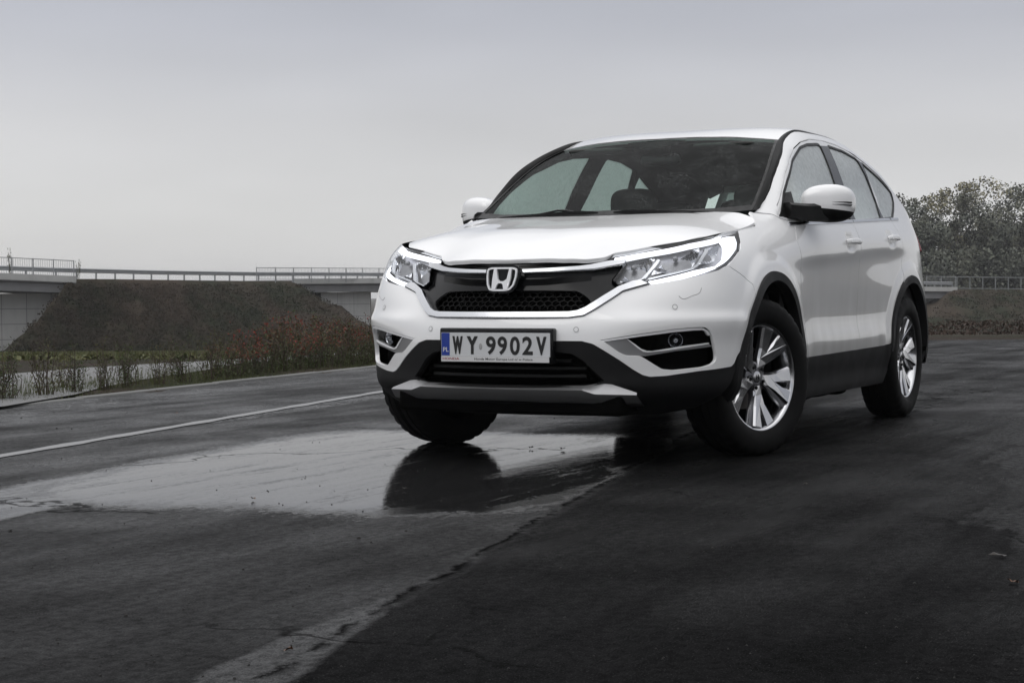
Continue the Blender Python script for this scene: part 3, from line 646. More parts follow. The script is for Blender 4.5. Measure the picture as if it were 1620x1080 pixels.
# closing panel under the spoiler
ys=np.linspace(-.56,.56,30);top=np.stack([np.full(30,-3.36),ys,ROOF(np.full(30,-3.34),ys)-.01],-1)
sb=np.linspace(s0 if False else XS(-3.46,.8)[0]-.05,2*SMAX-XS(-3.46,.8)[0]+.05,30);bot=Pt(sb,np.full(30,1.455),-.004);bot=bot[::-1]
if bot[0,1]>bot[-1,1]: bot=bot[::-1]
mesh('spoiler_panel',np.concatenate([top,bot]),[(i,i+1,31+i,30+i) for i in range(29)],M['paint'],roof)
for sg in (1,-1):
    xs=np.linspace(-2.6,-3.38,14);a=np.stack([xs,YT(xs)*1.0,ROOF(xs,YT(xs))-.02],-1);b=Pt(s_x(xs),ZS(xs),-.004);V=np.concatenate([a,b]);F=[(i,i+1,15+i,14+i) for i in range(13)]
    if sg<0:V,F=MV(V),MF(F)
    mesh('rear_pillar_cap',V,F,M['paint'],roof)
# roof fin aerial
V,F=superell((-3.05,0,float(ROOF(-3.05,0))+.015),(.10,.018,.045),.8,.8);mesh('aerial',V,F,M['paint'],roof)
# ---- rear end: tailgate, rear glass, bumper, lamps
tg=[(XS(-3.49,.62)[0]+.02,.62),(2*SMAX-XS(-3.49,.62)[0]-.02,.62)]
s0=XS(-3.46,.8)[0];tgl=[(s0+.03,.64)];tgr=[(s0+.03,.9),(s0+.0,1.10),(s0-.05,1.30),(s0-.05,1.46)]
tail=[(s0+.03,.64),(2*SMAX-s0-.03,.64)]+[(2*SMAX-a,b) for a,b in tgr]+tgr[::-1]
rw=[(s0+.16,1.13),(2*SMAX-s0-.16,1.13),(2*SMAX-s0-.12,1.42),(s0+.12,1.42)]
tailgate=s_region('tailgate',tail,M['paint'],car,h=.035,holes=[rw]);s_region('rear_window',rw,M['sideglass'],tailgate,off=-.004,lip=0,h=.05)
rb=[XS(-3.05,.30),(SMAX,.25),(2*SMAX-XS(-3.05,.30)[0],.30),(2*SMAX-XS(-3.12,.42)[0],.44),(2*SMAX-XS(-3.30,.5)[0],.50),(2*SMAX-XS(-3.44,.63)[0],.62),(XS(-3.44,.63)[0],.62),XS(-3.30,.50),XS(-3.12,.44)]
s_region('rear_bumper',rb,M['clad'],car,h=.035,off=.004)
for mir in (False,True):
    s_region('tail_lamp',[XS(-3.20,1.00),XS(-3.36,.96),XS(-3.45,1.05),XS(-3.44,1.20),XS(-3.36,1.26),XS(-3.28,1.16)],M['red'],car,mirror=mir,off=.014,lip=.03,h=.02)
# ---- front bumper (one piece, both sides)
ct=OUT['claddingtop'];vl=OUT['vlow'];fog=OUT['fog']
archfront=[XS(*q) for q in AF if q[0]>.24 and q[1]>.47]   # top -> foot
lower=[(0,.545),(.2,.545)]+ct+[(1.10,.440),(1.118,.47)]
bump=lower+archfront[::-1]+[seam[2],seam[1],seam[0]]+[HL[9],HL[10],HL[11],HL[12]]+[vl[0]]+vl[1:]+[(.2,.640),(0,.639)]
bl_=bump+[(-a,b) for a,b in bump[::-1] if a>0]
fogr=roundc(fog,.012)
bumper=s_region('front_bumper',roundc(bl_,.006,2),M['paint'],car,holes=[fogr,[(-a,b) for a,b in fogr[::-1]]],gap=.0015,h=.014,lip=.02)
# fog lamp pockets
for mir in (False,True):
    pk=s_region('fog_lamp_pocket',grow(fogr,.004),M['dark'],bumper,mirror=mir,off=-.06,lip=-.058,h=.02)
    s_region('fog_chrome_strip',OUT['fogtop'],M['bright'],pk,mirror=mir,off=-.002,lip=.02,h=.008)
    s_region('fog_surround',OUT['fogsil'],M['satin'],pk,mirror=mir,off=-.012,lip=.03,h=.01)
    s_region('fog_lower_strip',OUT['foglow'],M['bright'],pk,mirror=mir,off=-.008,lip=.01,h=.006)
    s_region('fog_lens',OUT['foglens'],M['lens'],pk,mirror=mir,off=-.018,lip=0,h=.02)
    c=Pt(.80,.545,-.05);n=np.array([.93,.36,0.])
    if mir:c[1]*=-1;n[1]*=-1
    V,F=lathe([(-.02,.002),(-.02,.012),(-.008,.022),(.002,.028),(.006,.032)],14)
    R=Vector((0,1,0)).rotation_difference(Vector(n)).to_matrix();V=[tuple(R@Vector(v)+Vector(c)) for v in V]
    mesh('fog_lamp',V,F,M['reflector'],pk,smooth=False)
    V,F=superell(tuple(c+n*.004),(.012,.012,.012),1,1,12,8);mesh('fog_bulb',V,F,M['chrome'],pk)
# parking sensors
for s_,z_ in ((.362,.594),(.787,.687)):
    for sg in (1,-1):
        for nm,r0,r1,o,m in (('parking_sensor',.0001,.0088,.0016,M['paint']),('sensor_ring',.0088,.0115,.0022,M['grey'])):
            V=[];F=[];n=20
            for i in range(n):
                a=2*PI*i/n
                for r in (r0,r1): V.append((s_*sg+r*math.cos(a)*1.0,z_+r*math.sin(a)))
            for i in range(n):
                k=(i+1)%n;F.append((2*i,2*i+1,2*k+1,2*k))
            V=np.array(V);P=Pt(V[:,0],V[:,1])+Nrm(V[:,0],V[:,1])*o
            if nm=='parking_sensor': sens=mesh(nm,P,F,m,bumper)
            else: mesh(nm,P,F,m,sens)
    pass
# washer covers: a hairline u shape
for mir in (False,True):
    s_sweep('washer_cover_seam',smoothline([(.808,.734),(.818,.724),(.87,.735),(.905,.748),(.918,.768)],20),circ(.0014,5),M['grey'],bumper,mirror=mir,n=20)
# ---- black lower cladding with intake opening
intake=[(0,.500),(.27,.500),(.34,.492),(.39,.465),(.44,.415),(.485,.375),(.42,.352),(.2,.348),(0,.346)]
intk=intake+[(-a,b) for a,b in intake[::-1] if a>0]
low=[(0,.215),(.5,.215),(.75,.222),(.93,.25),(1.04,.305),(1.09,.36),(1.120,.42),(1.108,.455),(1.09,.432)]+ct[::-1]+[(.2,.545),(0,.545)]
lw=low+[(-a,b) for a,b in low[::-1] if a>0]
lowc=s_region('lower_cladding',roundc(lw,.006,2),M['clad'],car,holes=[roundc(intk,.012)],gap=.001,h=.016,off=-.001,lip=.03)
s_region('air_intake',grow(intk,.01),M['dark'],lowc,off=-.10,lip=-.09,h=.04)
for z in (.455,.425,.395):
    y=.33 if z>.44 else .40
    s_sweep('intake_bar',[(-y,z),(0,z),(y,z)],[(-.006,-.02),(-.006,.0),(.006,.0),(.006,-.02)],M['black'],lowc,off=-.05,n=30)
# ---- skid plate
Ls=[(.905,0.,.352),(.898,.2,.352),(.878,.385,.356),(.843,.472,.369),(.815,.601,.327)]       # rear upper edge
Le=[(.948,0.,.338),(.943,.2,.338),(.929,.394,.340),(.914,.45,.322),(.829,.606,.318)]        # bright leading edge
Lf=[(.886,0.,.284),(.881,.2,.283),(.866,.395,.281),(.850,.455,.276),(.785,.612,.280)]      # foot of the front face
Lb=[(.80,0.,.262),(.80,.2,.262),(.79,.39,.262),(.78,.455,.258),(.73,.60,.266)]
rows=[]
for Lr in (Ls,Le,Lf,Lb):
    f=[(x,-y,z) for x,y,z in Lr[::-1] if y>0]+Lr;rows.append(f)
n=len(rows[0]);V=[v for r in rows for v in r];F=[(j*n+i,(j+1)*n+i,(j+1)*n+i+1,j*n+i+1) for j in range(3) for i in range(n-1)]
sk_=mesh('skid_plate',V,F,[M['satin']],car,smooth=False);bevel(sk_,.004,2,8);autosmooth(sk_.data,50)
# ---- chrome v trim
vu=OUT['vup']
vt=[(0,.642),(.2,.642)]+vl[::-1]+[(.672,.792),(.654,.801)]+vu[1:]+[(.2,.668),(0,.668)]
vtf=vt+[(-a,b) for a,b in vt[::-1] if a>0]
s_region('chrome_trim',roundc(vtf,.006,2),M['chrome'],car,off=.010,lip=.03,gap=.002,h=.009)
# ---- grille
gr=[(0,.668),(.2,.668)]+vu[::-1]+[HL[16],HL[17],HL[18],HL[0],(.35,.8965),(.2,.899),(0,.899)]
grf=gr+[(-a,b) for a,b in gr[::-1] if a>0]
grille=s_region('grille',grow(grf,.004),M['gloss'],car,off=-.022,lip=.02,h=.02,holes=[roundc([(-.345,.674),(.345,.674),(.385,.690),(.425,.722),(.40,.745),(.355,.768),(-.355,.768),(-.40,.745),(-.425,.722),(-.385,.690)],.012)])
s_region('grille_backing',[(-.46,.655),(.46,.655),(.46,.79),(-.46,.79)],M['dark'],grille,off=-.075,lip=0,h=.05)
# honeycomb
Vh=[];Fh=[];cell=.020
def hexbar(p0,p1):
    a=np.array(p0);b=np.array(p1)
    P=Pt(np.array([a[0],b[0]]),np.array([a[1],b[1]]),-.045);N=Nrm(np.array([a[0],b[0]]),np.array([a[1],b[1]]))
    V,F=sweep(P,N,[(-.0022,-.010),(-.0022,.002),(.0022,.002),(.0022,-.010)]);k=len(Vh);Vh.extend(V.tolist());Fh.extend([tuple(i+k for i in f) for f in F])
for r_ in range(0,5):
    for c_ in range(-12,13):
        cx=c_*cell*1.9+(r_%2)*cell*.95;cz=.685+r_*cell*.95
        if abs(cx)>.385 or cz>.765: continue
        H=[(cx+cell*.95*math.cos(PI/6+PI/3*i)*1.0,cz+cell*.62*math.sin(PI/6+PI/3*i)) for i in range(6)]
        for i in range(3): hexbar(H[i],H[i+1])
mesh('grille_mesh',Vh,Fh,M['meshb'],grille,smooth=False)
# angled step under the bar
s_sweep('grille_ledge',[(-.42,.835),(-.2,.815),(0,.81),(.2,.815),(.42,.835)],[(-.03,-.008),(-.028,.004),(.0,.010),(.03,-.004)],M['gloss'],grille,off=-.02,n=60)
# chrome bar, left and right of the emblem
bt=OUT['bar_t'];bb=OUT['bar_b'];barp=bb+bt[::-1]
for mir in (False,True):
    s_region('chrome_bar',roundc([(.085,.836)]+bb+bt[::-1]+[(.085,.849)],.004,2),M['chrome'],grille,mirror=mir,off=.012,lip=.03,h=.009)
# ---- emblem
EMX,EMZ=.893,.8105
def em(p): return [((a-808)*.000437,(378-b)*.000383) for a,b in p]
fo=roundc(em([(648,258),(690,243),(925,243),(968,258),(979,292),(972,360),(946,450),(905,498),(860,512),(715,512),(668,498),(645,440),(638,350),(640,290)]),.006,3)
fi=inset(fo,.0078) if area2(fo)>0 else inset(fo,.0078)
def em_plate(name,loops,depth,x0,m,par,bev=.0015):
    bm=bmesh.new();outer=loops[0];V,F,L=tri2d(outer,loops[1:],.01)
    vs=[(x0+depth-.05*abs(0),u,EMZ+w) for u,w in V];k=len(vs);fs=[tuple(f) for f in F]
    for i,Lp in enumerate(L):
        if (area2(Lp)<0)!=(i>0):Lp=Lp[::-1]
        b=len(vs);n=len(Lp)
        for u,w in Lp: vs.append((x0+depth,u,EMZ+w))
        for u,w in Lp: vs.append((x0,u,EMZ+w))
        for j in range(n): q=(j+1)%n;fs.append((b+j,b+n+j,b+n+q,b+q))
    sl=.10 # leans back with the grille
    vs=[(x-(z-EMZ)*sl,y,z) for x,y,z in vs]
    return mesh(name,vs,fs,m,par,smooth='auto')
emb=em_plate('emblem',[grow(fo,.010)],.012,EMX-.02,M['gloss'],grille)
em_plate('emblem_frame',[fo,fi[::-1]],.010,EMX-.008,M['bright'],emb)
hl_=em([(722,253),(750,256),(768,375),(785,400),(832,400),(868,375),(892,256),(920,253),(908,380),(874,500),(834,500),(826,442),(812,424),(776,424),(760,442),(738,500),(700,500),(706,380)])
em_plate('emblem_letter',[roundc(hl_,.002,2)],.012,EMX-.008,M['bright'],emb)
# ---- headlamps
for mir in (False,True):
    h_=s_region('headlight',grow(HL,.003),M['lampdark'],car,mirror=mir,off=-.055,lip=-.053,h=.018)
    0 and s_region('reflector_panel',[(.56,.815),(.90,.86),(1.09,.90),(1.16,.955),(1.0,.955),(.70,.905),(.60,.875)],M['reflector'],h_,mirror=mir,off=-.045,lip=.005,h=.012)
    s_region('daylight_lamp',inset(roundc(OUT['drl_top'],.004,2),.0012),M['drl'],h_,mirror=mir,off=-.012,lip=.012,h=.012)
    s_region('daylight_lamp',inset(roundc(OUT['drl_side'],.006,2),.0035),M['drl'],h_,mirror=mir,off=-.0125,lip=.012,h=.014)
    s_region('daylight_lamp',inset(roundc(OUT['drl_bot'],.004,2),.0025),M['drl'],h_,mirror=mir,off=-.013,lip=.012,h=.012)
    s_region('chrome_divider',OUT['slat1'],M['chrome'],h_,mirror=mir,off=-.018,lip=.02,h=.008)
    s_region('chrome_divider',OUT['slat2'],M['chrome'],h_,mirror=mir,off=-.018,lip=.02,h=.008)
    for cell,(s_,z_),kx,dp in (([(.555,.800),(.640,.826),(.672,.838),(.700,.870),(.735,.905),(.63,.897),(.600,.884)],(.635,.855),.11,.05),
                               ([(.700,.832),(.895,.868),(.925,.890),(.965,.935),(.975,.950),(.765,.912),(.728,.868)],(.835,.893),.15,.055),
                               ([(.925,.872),(1.03,.890),(1.09,.905),(1.13,.935),(1.15,.965),(1.03,.958),(.975,.912)],(1.04,.925),.13,.045)):
        def pfc(s,z,s_=s_,z_=z_,kx=kx,dp=dp):
            r2=((s-s_)/kx)**2+((z-z_)/.062)**2
            fl=.0012*np.sign(np.sin((s-s_)*260))*np.clip(r2*2,0,1)
            return Pt(s,z)-Nrm(s,z)*(.016+dp*np.clip(1-r2,0,1)-fl)[:,None]
        def nfc(s,z,f=pfc,e=1.5e-3):
            a=f(s+e,z)-f(s-e,z);b=f(s,z+e)-f(s,z-e);n_=np.cross(a,b);return n_/(np.linalg.norm(n_,axis=-1,keepdims=True)+1e-12)
        V,F,N=build_region(pfc,nfc,roundc(cell,.01),lip=0,h=.0055)
        if mir:V,F,N=MV(V),MF(F),MV(N)
        bw=mesh('lamp_bowl',V,F,M['reflector'],h_,normals=N)
        c_=Pt(s_,z_,-.045);c_=c_*[1,-1,1] if mir else c_
        V,F=superell(tuple(c_),(.016,.012,.012),1,1,14,8);mesh('lamp_bulb',V,F,M['lampdark'],h_)
    s_region('headlight_lens',grow(HL,-.003),M['lens'],h_,mirror=mir,off=.0,lip=.006,h=.018)
# ---- wheel arch and sill cladding
def archclad(ax,r0,r1,a0,a1,n=50):
    o=[(ax+r1*math.cos(t),AZ+r1*math.sin(t)) for t in np.linspace(a0,a1,n)]
    i=[(ax+r0*math.cos(t),AZ+r0*math.sin(t)) for t in np.linspace(a1,a0,n)]
    return [XS(*q) for q in o+i]
fa=archclad(AX_F,.440,AR-.001,PI-.02,-.18)
ra=archclad(AX_R,.440,AR-.001,PI-.10,.10)
for poly in (fa,ra): sreg('arch_cladding',poly[::-1],M['clad'],off=.009,lip=.05,h=.014)
sill=[XS(-.50,.335),XS(-.52,.27),XS(-.60,.225),XS(-2.14,.225),XS(-2.20,.30),XS(-2.165,.44)]+[XS(x,zsill(x)+.002) for x in (-2.05,-1.8,-1.4,-1.0,-.6)]+[XS(-.535,.425)]
sreg('sill_cladding',sill,M['clad'],off=.004,lip=.05,h=.02)
# ---- plate
pf_=M['black']
V,F=box(.915,.958,-.276,.276,.449,.600);pb=mesh('licence_plate',V,F,[M['gloss']],car,smooth=False);bevel(pb,.008,3);
def plq(name,y0,y1,z0,z1,x,m):
    V=[(x,y0,z0),(x,y1,z0),(x,y1,z1),(x,y0,z1),(x-.003,y0,z0),(x-.003,y1,z0),(x-.003,y1,z1),(x-.003,y0,z1)]
    return mesh(name,V,[(0,1,2,3),(4,7,6,5),(0,4,5,1),(1,5,6,2),(2,6,7,3),(3,7,4,0)],m,pb,smooth=False)
YP=lambda X:-.265+.53*(X-543)/665.;ZP=lambda Y:.580-(Y-720)/180.*.126
plq('plate_face',YP(543),YP(1208),ZP(866),ZP(720),.9602,M['plate'])
plq('plate_band',YP(545),YP(595),ZP(863),ZP(722),.9612,M['blue'])
plq('holder_strip',YP(543),YP(1203),ZP(900),ZP(867),.9622,M['white'])
def glyph(txt,bx,m,name,x,bold=0.):
    """text fitted to the box (X0,Y0,X1,Y1) given on the plate"""
    cu=bpy.data.curves.new('lettering','FONT');cu.body=txt;cu.offset=bold;cu.extrude=.0;cu.resolution_u=4
    o=bpy.data.objects.new('lettering',cu);COL.objects.link(o);bpy.context.view_layer.update()
    me=bpy.data.meshes.new_from_object(o.evaluated_get(bpy.context.evaluated_depsgraph_get()));bpy.data.objects.remove(o)
    co=np.array([v.co[:] for v in me.vertices]);lo,hi=co.min(0),co.max(0);F=[tuple(p_.vertices) for p_ in me.polygons]
    y0,y1,z1,z0=YP(bx[0]),YP(bx[2]),ZP(bx[1]),ZP(bx[3])
    V=np.stack([np.full(len(co),x),y0+(co[:,0]-lo[0])/(hi[0]-lo[0])*(y1-y0),z0+(co[:,1]-lo[1])/(hi[1]-lo[1])*(z1-z0)],1)
    return V,F
parts=[]
for ch,bx in (('W',(613,742,678,854)),('Y',(702,742,772,854)),('9',(822,742,882,856)),('9',(893,742,951,856)),('0',(968,742,1028,856)),('2',(1043,742,1106,854)),('V',(1126,742,1188,854))):
    parts.append(glyph(ch,bx,M['ink'],'plate_characters',.9616,.026+(.05 if ch=='W' else .028 if ch in 'YV' else 0)))
V,F=merge(*parts);mesh('plate_characters',V,F,M['ink'],pb,smooth=False)
V,F=glyph('PL',(554,812,590,840),M['white'],'c',.9618,.01);mesh('plate_country_code',V,F,M['white'],pb,smooth=False)
V,F=glyph('HONDA',(552,875,657,890),M['redink'],'c',.9628,.02);mesh('strip_lettering',V,F,M['redink'],pb,smooth=False)
V,F=glyph('Honda Motor Europe Ltd o/ w Polsce',(750,875,1105,893),M['ink'],'c',.9628,.01);mesh('strip_lettering',V,F,M['ink'],pb,smooth=False)
V,F=superell((.9612,YP(788),ZP(805)),(.0006,.008,.014),1,1,16,8);mesh('plate_hologram',V,F,M['grey'],pb)
# ---- mirrors
for sg in (1,-1):
    cx,cy,cz=-.705,.975,1.188
    V,F=superell((0,0,0),(.085,.118,.088),.72,.62,44,28);V=np.array(V)
    # taper towards the door, flatter underside, swept outer end
    y=V[:,1]/.118;V[:,2]*=1-.10*np.clip(-y,0,1);V[:,0]-=.035*np.clip(y,-1,1)+.02*np.clip(y,0,1)**2
    V[:,2]=np.where(V[:,2]<0,V[:,2]*1.14,V[:,2])
    V+=[cx,cy,cz];pr=fdoor[0 if sg>0 else 1]
    def half(name,keep_top,m):
        bm=bmesh.new();vs=[bm.verts.new(tuple(v)) for v in V]
        for f in F:
            try: bm.faces.new([vs[i] for i in dict.fromkeys(f)])
            except ValueError: pass
        bmesh.ops.remove_doubles(bm,verts=bm.verts,dist=1e-5)
        co=(cx,cy,cz-.036);no=Vector((-.05,.10,1)).normalized()
        bmesh.ops.bisect_plane(bm,geom=bm.verts[:]+bm.edges[:]+bm.faces[:],plane_co=co,plane_no=no,clear_inner=keep_top,clear_outer=not keep_top)
        es=[e for e in bm.edges if e.is_boundary]
        r=bmesh.ops.extrude_edge_only(bm,edges=es);nv=[v for v in r['geom'] if isinstance(v,bmesh.types.BMVert)]
        for v in nv: v.co+= (Vector((cx,cy,cz-.036))-v.co)*.06
        bmesh.ops.recalc_face_normals(bm,faces=bm.faces)
        if sg<0:
            for v in bm.verts: v.co.y*=-1
            bmesh.ops.reverse_faces(bm,faces=bm.faces)
        me=bpy.data.meshes.new(name);bm.to_mesh(me);bm.free();me.polygons.foreach_set('use_smooth',[True]*len(me.polygons));autosmooth(me,50);return link(name,me,m,pr)
    hs=half('wing_mirror',False,M['black']);cp=half('mirror_cap',True,M['paint'])
    # arm
    A=np.array([(-.475,.832,1.145),(-.53,.865,1.140),(-.61,.90,1.138),(-.69,.96,1.140)]);L=smoothline(A,14)
    V,F=sweep(L,np.tile([0,0,1.],(14,1)),[(-.055,-.042),(-.055,.03),(-.035,.045),(.035,.045),(.055,.03),(.055,-.042),(.035,-.05),(-.035,-.05)],taper=np.linspace(.80,.95,14))
    if sg<0:V,F=MV(V),MF(F)
    mesh('mirror_arm',V,F,M['black'],fdoor[0 if sg>0 else 1],smooth='auto')
    # indicator in the cap
    th=np.linspace(.15,1.0,18);L=[]
    for t in th:
        a=t*1.25;L.append((cx+.085*math.cos(a)**.62*.985-.035*math.sin(a)**.62-.02*math.sin(a)**1.2+.001,cy+.118*math.sin(a)**.62+.001,cz-.006-.002*t))
    L=np.array(L);N=L-[cx-.02,cy-.02,cz];N/=np.linalg.norm(N,axis=1,keepdims=True)
    for nm,dz,hh,m in (('indicator_slot',.004,.0035,M['black']),('mirror_indicator',-.007,.006,M['lens'])):
        V,F=sweep(L+[0,0,dz]+N*.001,N,circ(hh,8,.004),taper=np.clip(np.linspace(.1,1.3,18),0,1))
        if sg<0:V,F=MV(V),MF(F)
        mesh(nm,V,F,m if nm!='mirror_indicator' else M['satin'],fdoor[0 if sg>0 else 1])
# ---- wipers
for y0,y1,x0 in ((-.62,.02,-.17),(.10,.62,-.14)):
    ys=np.linspace(y0,y1,24);xs=np.array([-.20-.10*abs(y/.74)**2 for y in ys]);xs=-.115-.14*np.abs(ys/.74)**2
    xs=xs+.035;P=np.stack([xs,ys,WIND(xs,ys)-.006],-1);V,F=sweep(P,np.tile([.5,0,.86],(24,1)),[(-.008,0),(-.006,.012),(0,.02),(.006,.012),(.008,0)],taper=np.interp(np.arange(24),[0,3,20,23],[.5,1,1,.5]))
    wb=mesh('wiper_blade',V,F,M['black'],car,smooth='auto')
    xa=float(xs[18]);A=np.array([(-.09,y1,HOOD(-.09,y1)-.01),(-.12,(y0+y1)/2+.1,float(WIND(-.12,(y0+y1)/2+.1))+.008),(float(xs[11]),ys[11],float(WIND(xs[11],ys[11]))+.008)],float)
    V,F=sweep(resample(A,8),np.tile([0,0,1.],(8,1)),circ(.011,8,.006),taper=np.linspace(1.3,.7,8));mesh('wiper_arm',V,F,M['black'],wb,smooth='auto')
# ---- cabin
for i,(mir) in enumerate((False,True)):
    lin=[XS(-.28,1.05),XS(-.5,1.00),XS(-1.5,1.0),XS(-2.5,1.0),XS(-3.3,1.0)]+[XS(-3.25,1.40)]+[XS(x,float(ZS(x))-.01) for x in np.linspace(-3.15,-.30,30)]
    hs_=[grow(roundc(fh,.02),.004),grow(roundc(rh,.02),.004),grow(roundc(qh,.02),.004)]
    s_region('pillar_lining',lin,M['pillar'],car,mirror=mir,holes=hs_,off=-.035,lip=-.028,h=.035)
    s_region('door_lining',[XS(-.3,.30),XS(-2.2,.30),XS(-3.2,.6),XS(-3.2,1.03),XS(-.3,1.03)],M['trim'],car,mirror=mir,off=-.06,lip=0,h=.06)
    # dark shell just behind the panels closes the gaps
    # front half shell
sh=[XS(.26,.84),XS(.1,.86),XS(-.2,.88),XS(-.45,.80),XS(-.52,.45),XS(-2.10,.45),XS(-2.2,.75),XS(-2.45,.86),XS(-2.9,.86),XS(-3.15,.6),XS(-3.4,.6),XS(-3.36,1.05),XS(-2.5,1.10),XS(-.5,1.03),XS(-.2,1.03),XS(.10,.97)]
sreg('inner_shell',sh,M['body_gap'],off=-.022,lip=0,h=.05)
s_region('front_shell',[(-1.05,.40),(-.75,.33),(0,.33),(.75,.33),(1.05,.40),(1.05,.44),(.75,.405),(.60,.405),(.46,.53),(.30,.56),(-.30,.56),(-.46,.53),(-.60,.405),(-.75,.405),(-1.05,.44)],M['body_gap'],car,off=-.03,lip=0,h=.05,holes=[roundc(intk,.012)*.97+[0,.012]])
V,F,N=build_region(lambda x,y:rp(x,y)-np.array([0,0,.035]),lambda x,y:-rn(x,y),rfull,lip=0,h=.08);mesh('headliner',V,F,M['liner'],car)
for sg in (1,-1):
    xs=np.linspace(-.95,-3.3,50);a=Pt(s_x(xs),ZS(xs)-.045,-.033);b=np.stack([xs,YT(xs)-.03,np.where(xs>-1.021,WIND(xs,YT(xs)),ROOF(xs,YT(xs)))-.036],-1);V=np.concatenate([a,b]);F=[(i,50+i,51+i,i+1) for i in range(49)]
    if sg<0:V,F=MV(V),MF(F)
    mesh('roof_edge_lining',V,F,M['liner'],car)
V,F,N=build_region(lambda x,y:hp(x,y)-np.array([0,0,.035]),hn,inset(np.array(hb),.01),lip=0,h=.08);mesh('hood_lining',V,F,M['body_gap'],car)
V,F=merge(box(-3.35,-.35,-.80,.80,.30,.34),box(-.33,-.30,-.80,.80,.30,1.05));mesh('cabin_floor',V,F,M['trim'],car,smooth=False)
V,F=superell((-.50,0,.93),(.24,.76,.155),.55,.35,48,20);db=mesh('dashboard',V,F,M['trim'],car)
V,F=superell((-.60,.37,1.035),(.13,.20,.055),.7,.6);mesh('instrument_hood',V,F,M['trim'],db)
# seats
def seat(x,y,w,zt,name='front_seat'):
    V,F=superell((0,0,0),(.085,w,.36),.55,.45,36,20);V=np.array(V);V[:,0]+=-.22*(V[:,2]+.36)/.72*1.0;V[:,1]*=1-.16*np.clip(V[:,2]/.36,0,1)**2
    s_=mesh(name,V+[x,y,zt-.36],F,M['seat'],car)
    V,F=superell((x-.05,y,.52),(.30,w,.10),.5,.5);mesh('seat_cushion',V,F,M['seat'],s_)
    V,F=superell((x-.245,y,zt+.085),(.055,.135,.095),.6,.5,28,16);mesh('headrest',V,F,M['seat'],s_)
    
    for dy in (-.06,.06):
        V,F=sweep([(x-.235,y+dy,zt-.06),(x-.24,y+dy,zt+.05)],[(1,0,0)]*2,circ(.006));mesh('headrest_post',V,F,M['chrome'],s_)
seat(-1.18,.37,.255,1.16);seat(-1.18,-.37,.255,1.16)
V,F=superell((-2.15,0,.88),(.10,.66,.30),.4,.25,48,16);rs=mesh('rear_seat',V,F,M['seat'],car)
for y in (-.45,.45,0): V,F=superell((-2.20,y,1.23),(.05,.13,.075),.6,.5);mesh('headrest',V,F,M['seat'],rs)
# steering wheel
L=np.array([(0,.185*math.cos(t),.185*math.sin(t)) for t in np.linspace(0,2*PI,49)[:-1]]);Rm=Matrix.Rotation(math.radians(-28),3,'Y')
L=np.array([tuple(Rm@Vector(v)) for v in L])+[-.80,.37,1.00];V,F=sweep(L,np.tile([1.,0,0],(48,1)),circ(.015,8),closed=True);sw=mesh('steering_wheel',V,F,M['black'],car)
V,F=merge(superell((-.79,.37,1.0),(.03,.07,.06),.7,.7,16,8),sweep([(-.80,.20,1.0),(-.80,.54,1.0)],[(1,0,0)]*2,circ(.014,8,.008)),sweep([(-.79,.37,1.0),(-.71,.37,.84)],[(1,0,0)]*2,circ(.014,8,.008)));mesh('steering_hub',V,F,M['black'],sw)
# rear-view mirror and camera shroud
V,F=superell((-.93,0,1.455),(.022,.115,.034),.5,.5,32,12);rv=mesh('rear_view_mirror',V,F,M['gloss'],car)
V,F=superell((-.885,0,1.505),(.055,.065,.032),.6,.5,24,12);mesh('camera_shroud',V,F,M['black'],rv)
# frit patch around the camera
fp=[(-.875,-.17),(-.80,-.10),(-.775,-.06),(-.775,.06),(-.80,.10),(-.875,.17)]
V,F,N=build_region(wp,wn,fp[::-1] if area2(fp)<0 else fp,lip=0,h=.03,off=-.006);mesh('camera_patch',V,F,M['dark'],ws)
for y in (-.36,.36): V,F=superell((-.96,y,1.515),(.10,.17,.012),.5,.4);mesh('sun_visor',V,F,M['liner'],car)
# ---- underbody
V,F=merge(box(-3.30,.62,-.42,.42,.21,.32),box(-2.12,-.56,-.80,.80,.215,.32),box(.40,.86,-.55,.55,.225,.33),box(-.45,.45,-.42,.42,.30,.80),box(-3.5,-3.12,-.7,.7,.26,.6),box(-3.1,-2.15,-.42,.42,.30,.8))
ub=mesh('underbody',V,F,M['dark'],car,smooth=False);bevel(ub,.02,2)
V,F=merge(sweep([(-.9,.60,.20),(-1.4,.62,.19),(-1.9,.60,.21)],[(0,0,1)]*3,circ(.05,10,.03)),superell((-1.55,.66,.215),(.2,.05,.04)),superell((-2.0,.62,.21),(.09,.07,.05)));mesh('underbody_pipe',V,F,M['dark'],ub)
# wheel wells
for ax in (AX_F,AX_R):
    for sg in (1,-1):
        V=[];F=[];n=30;sec=[(.895,.448),(.86,.452),(.70,.455),(.42,.455),(.42,.02)]
        for t in np.linspace(-.12,PI+.12,n):
            for y,r in sec: V.append((ax+r*math.cos(t),y*sg,AZ+r*math.sin(t)))
        m=len(sec)
        for i in range(n-1):
            for j in range(m-1):F.append((i*m+j,i*m+j+1,(i+1)*m+j+1,(i+1)*m+j))
        mesh('wheel_well',V,F,M['dark'],car,smooth='auto')
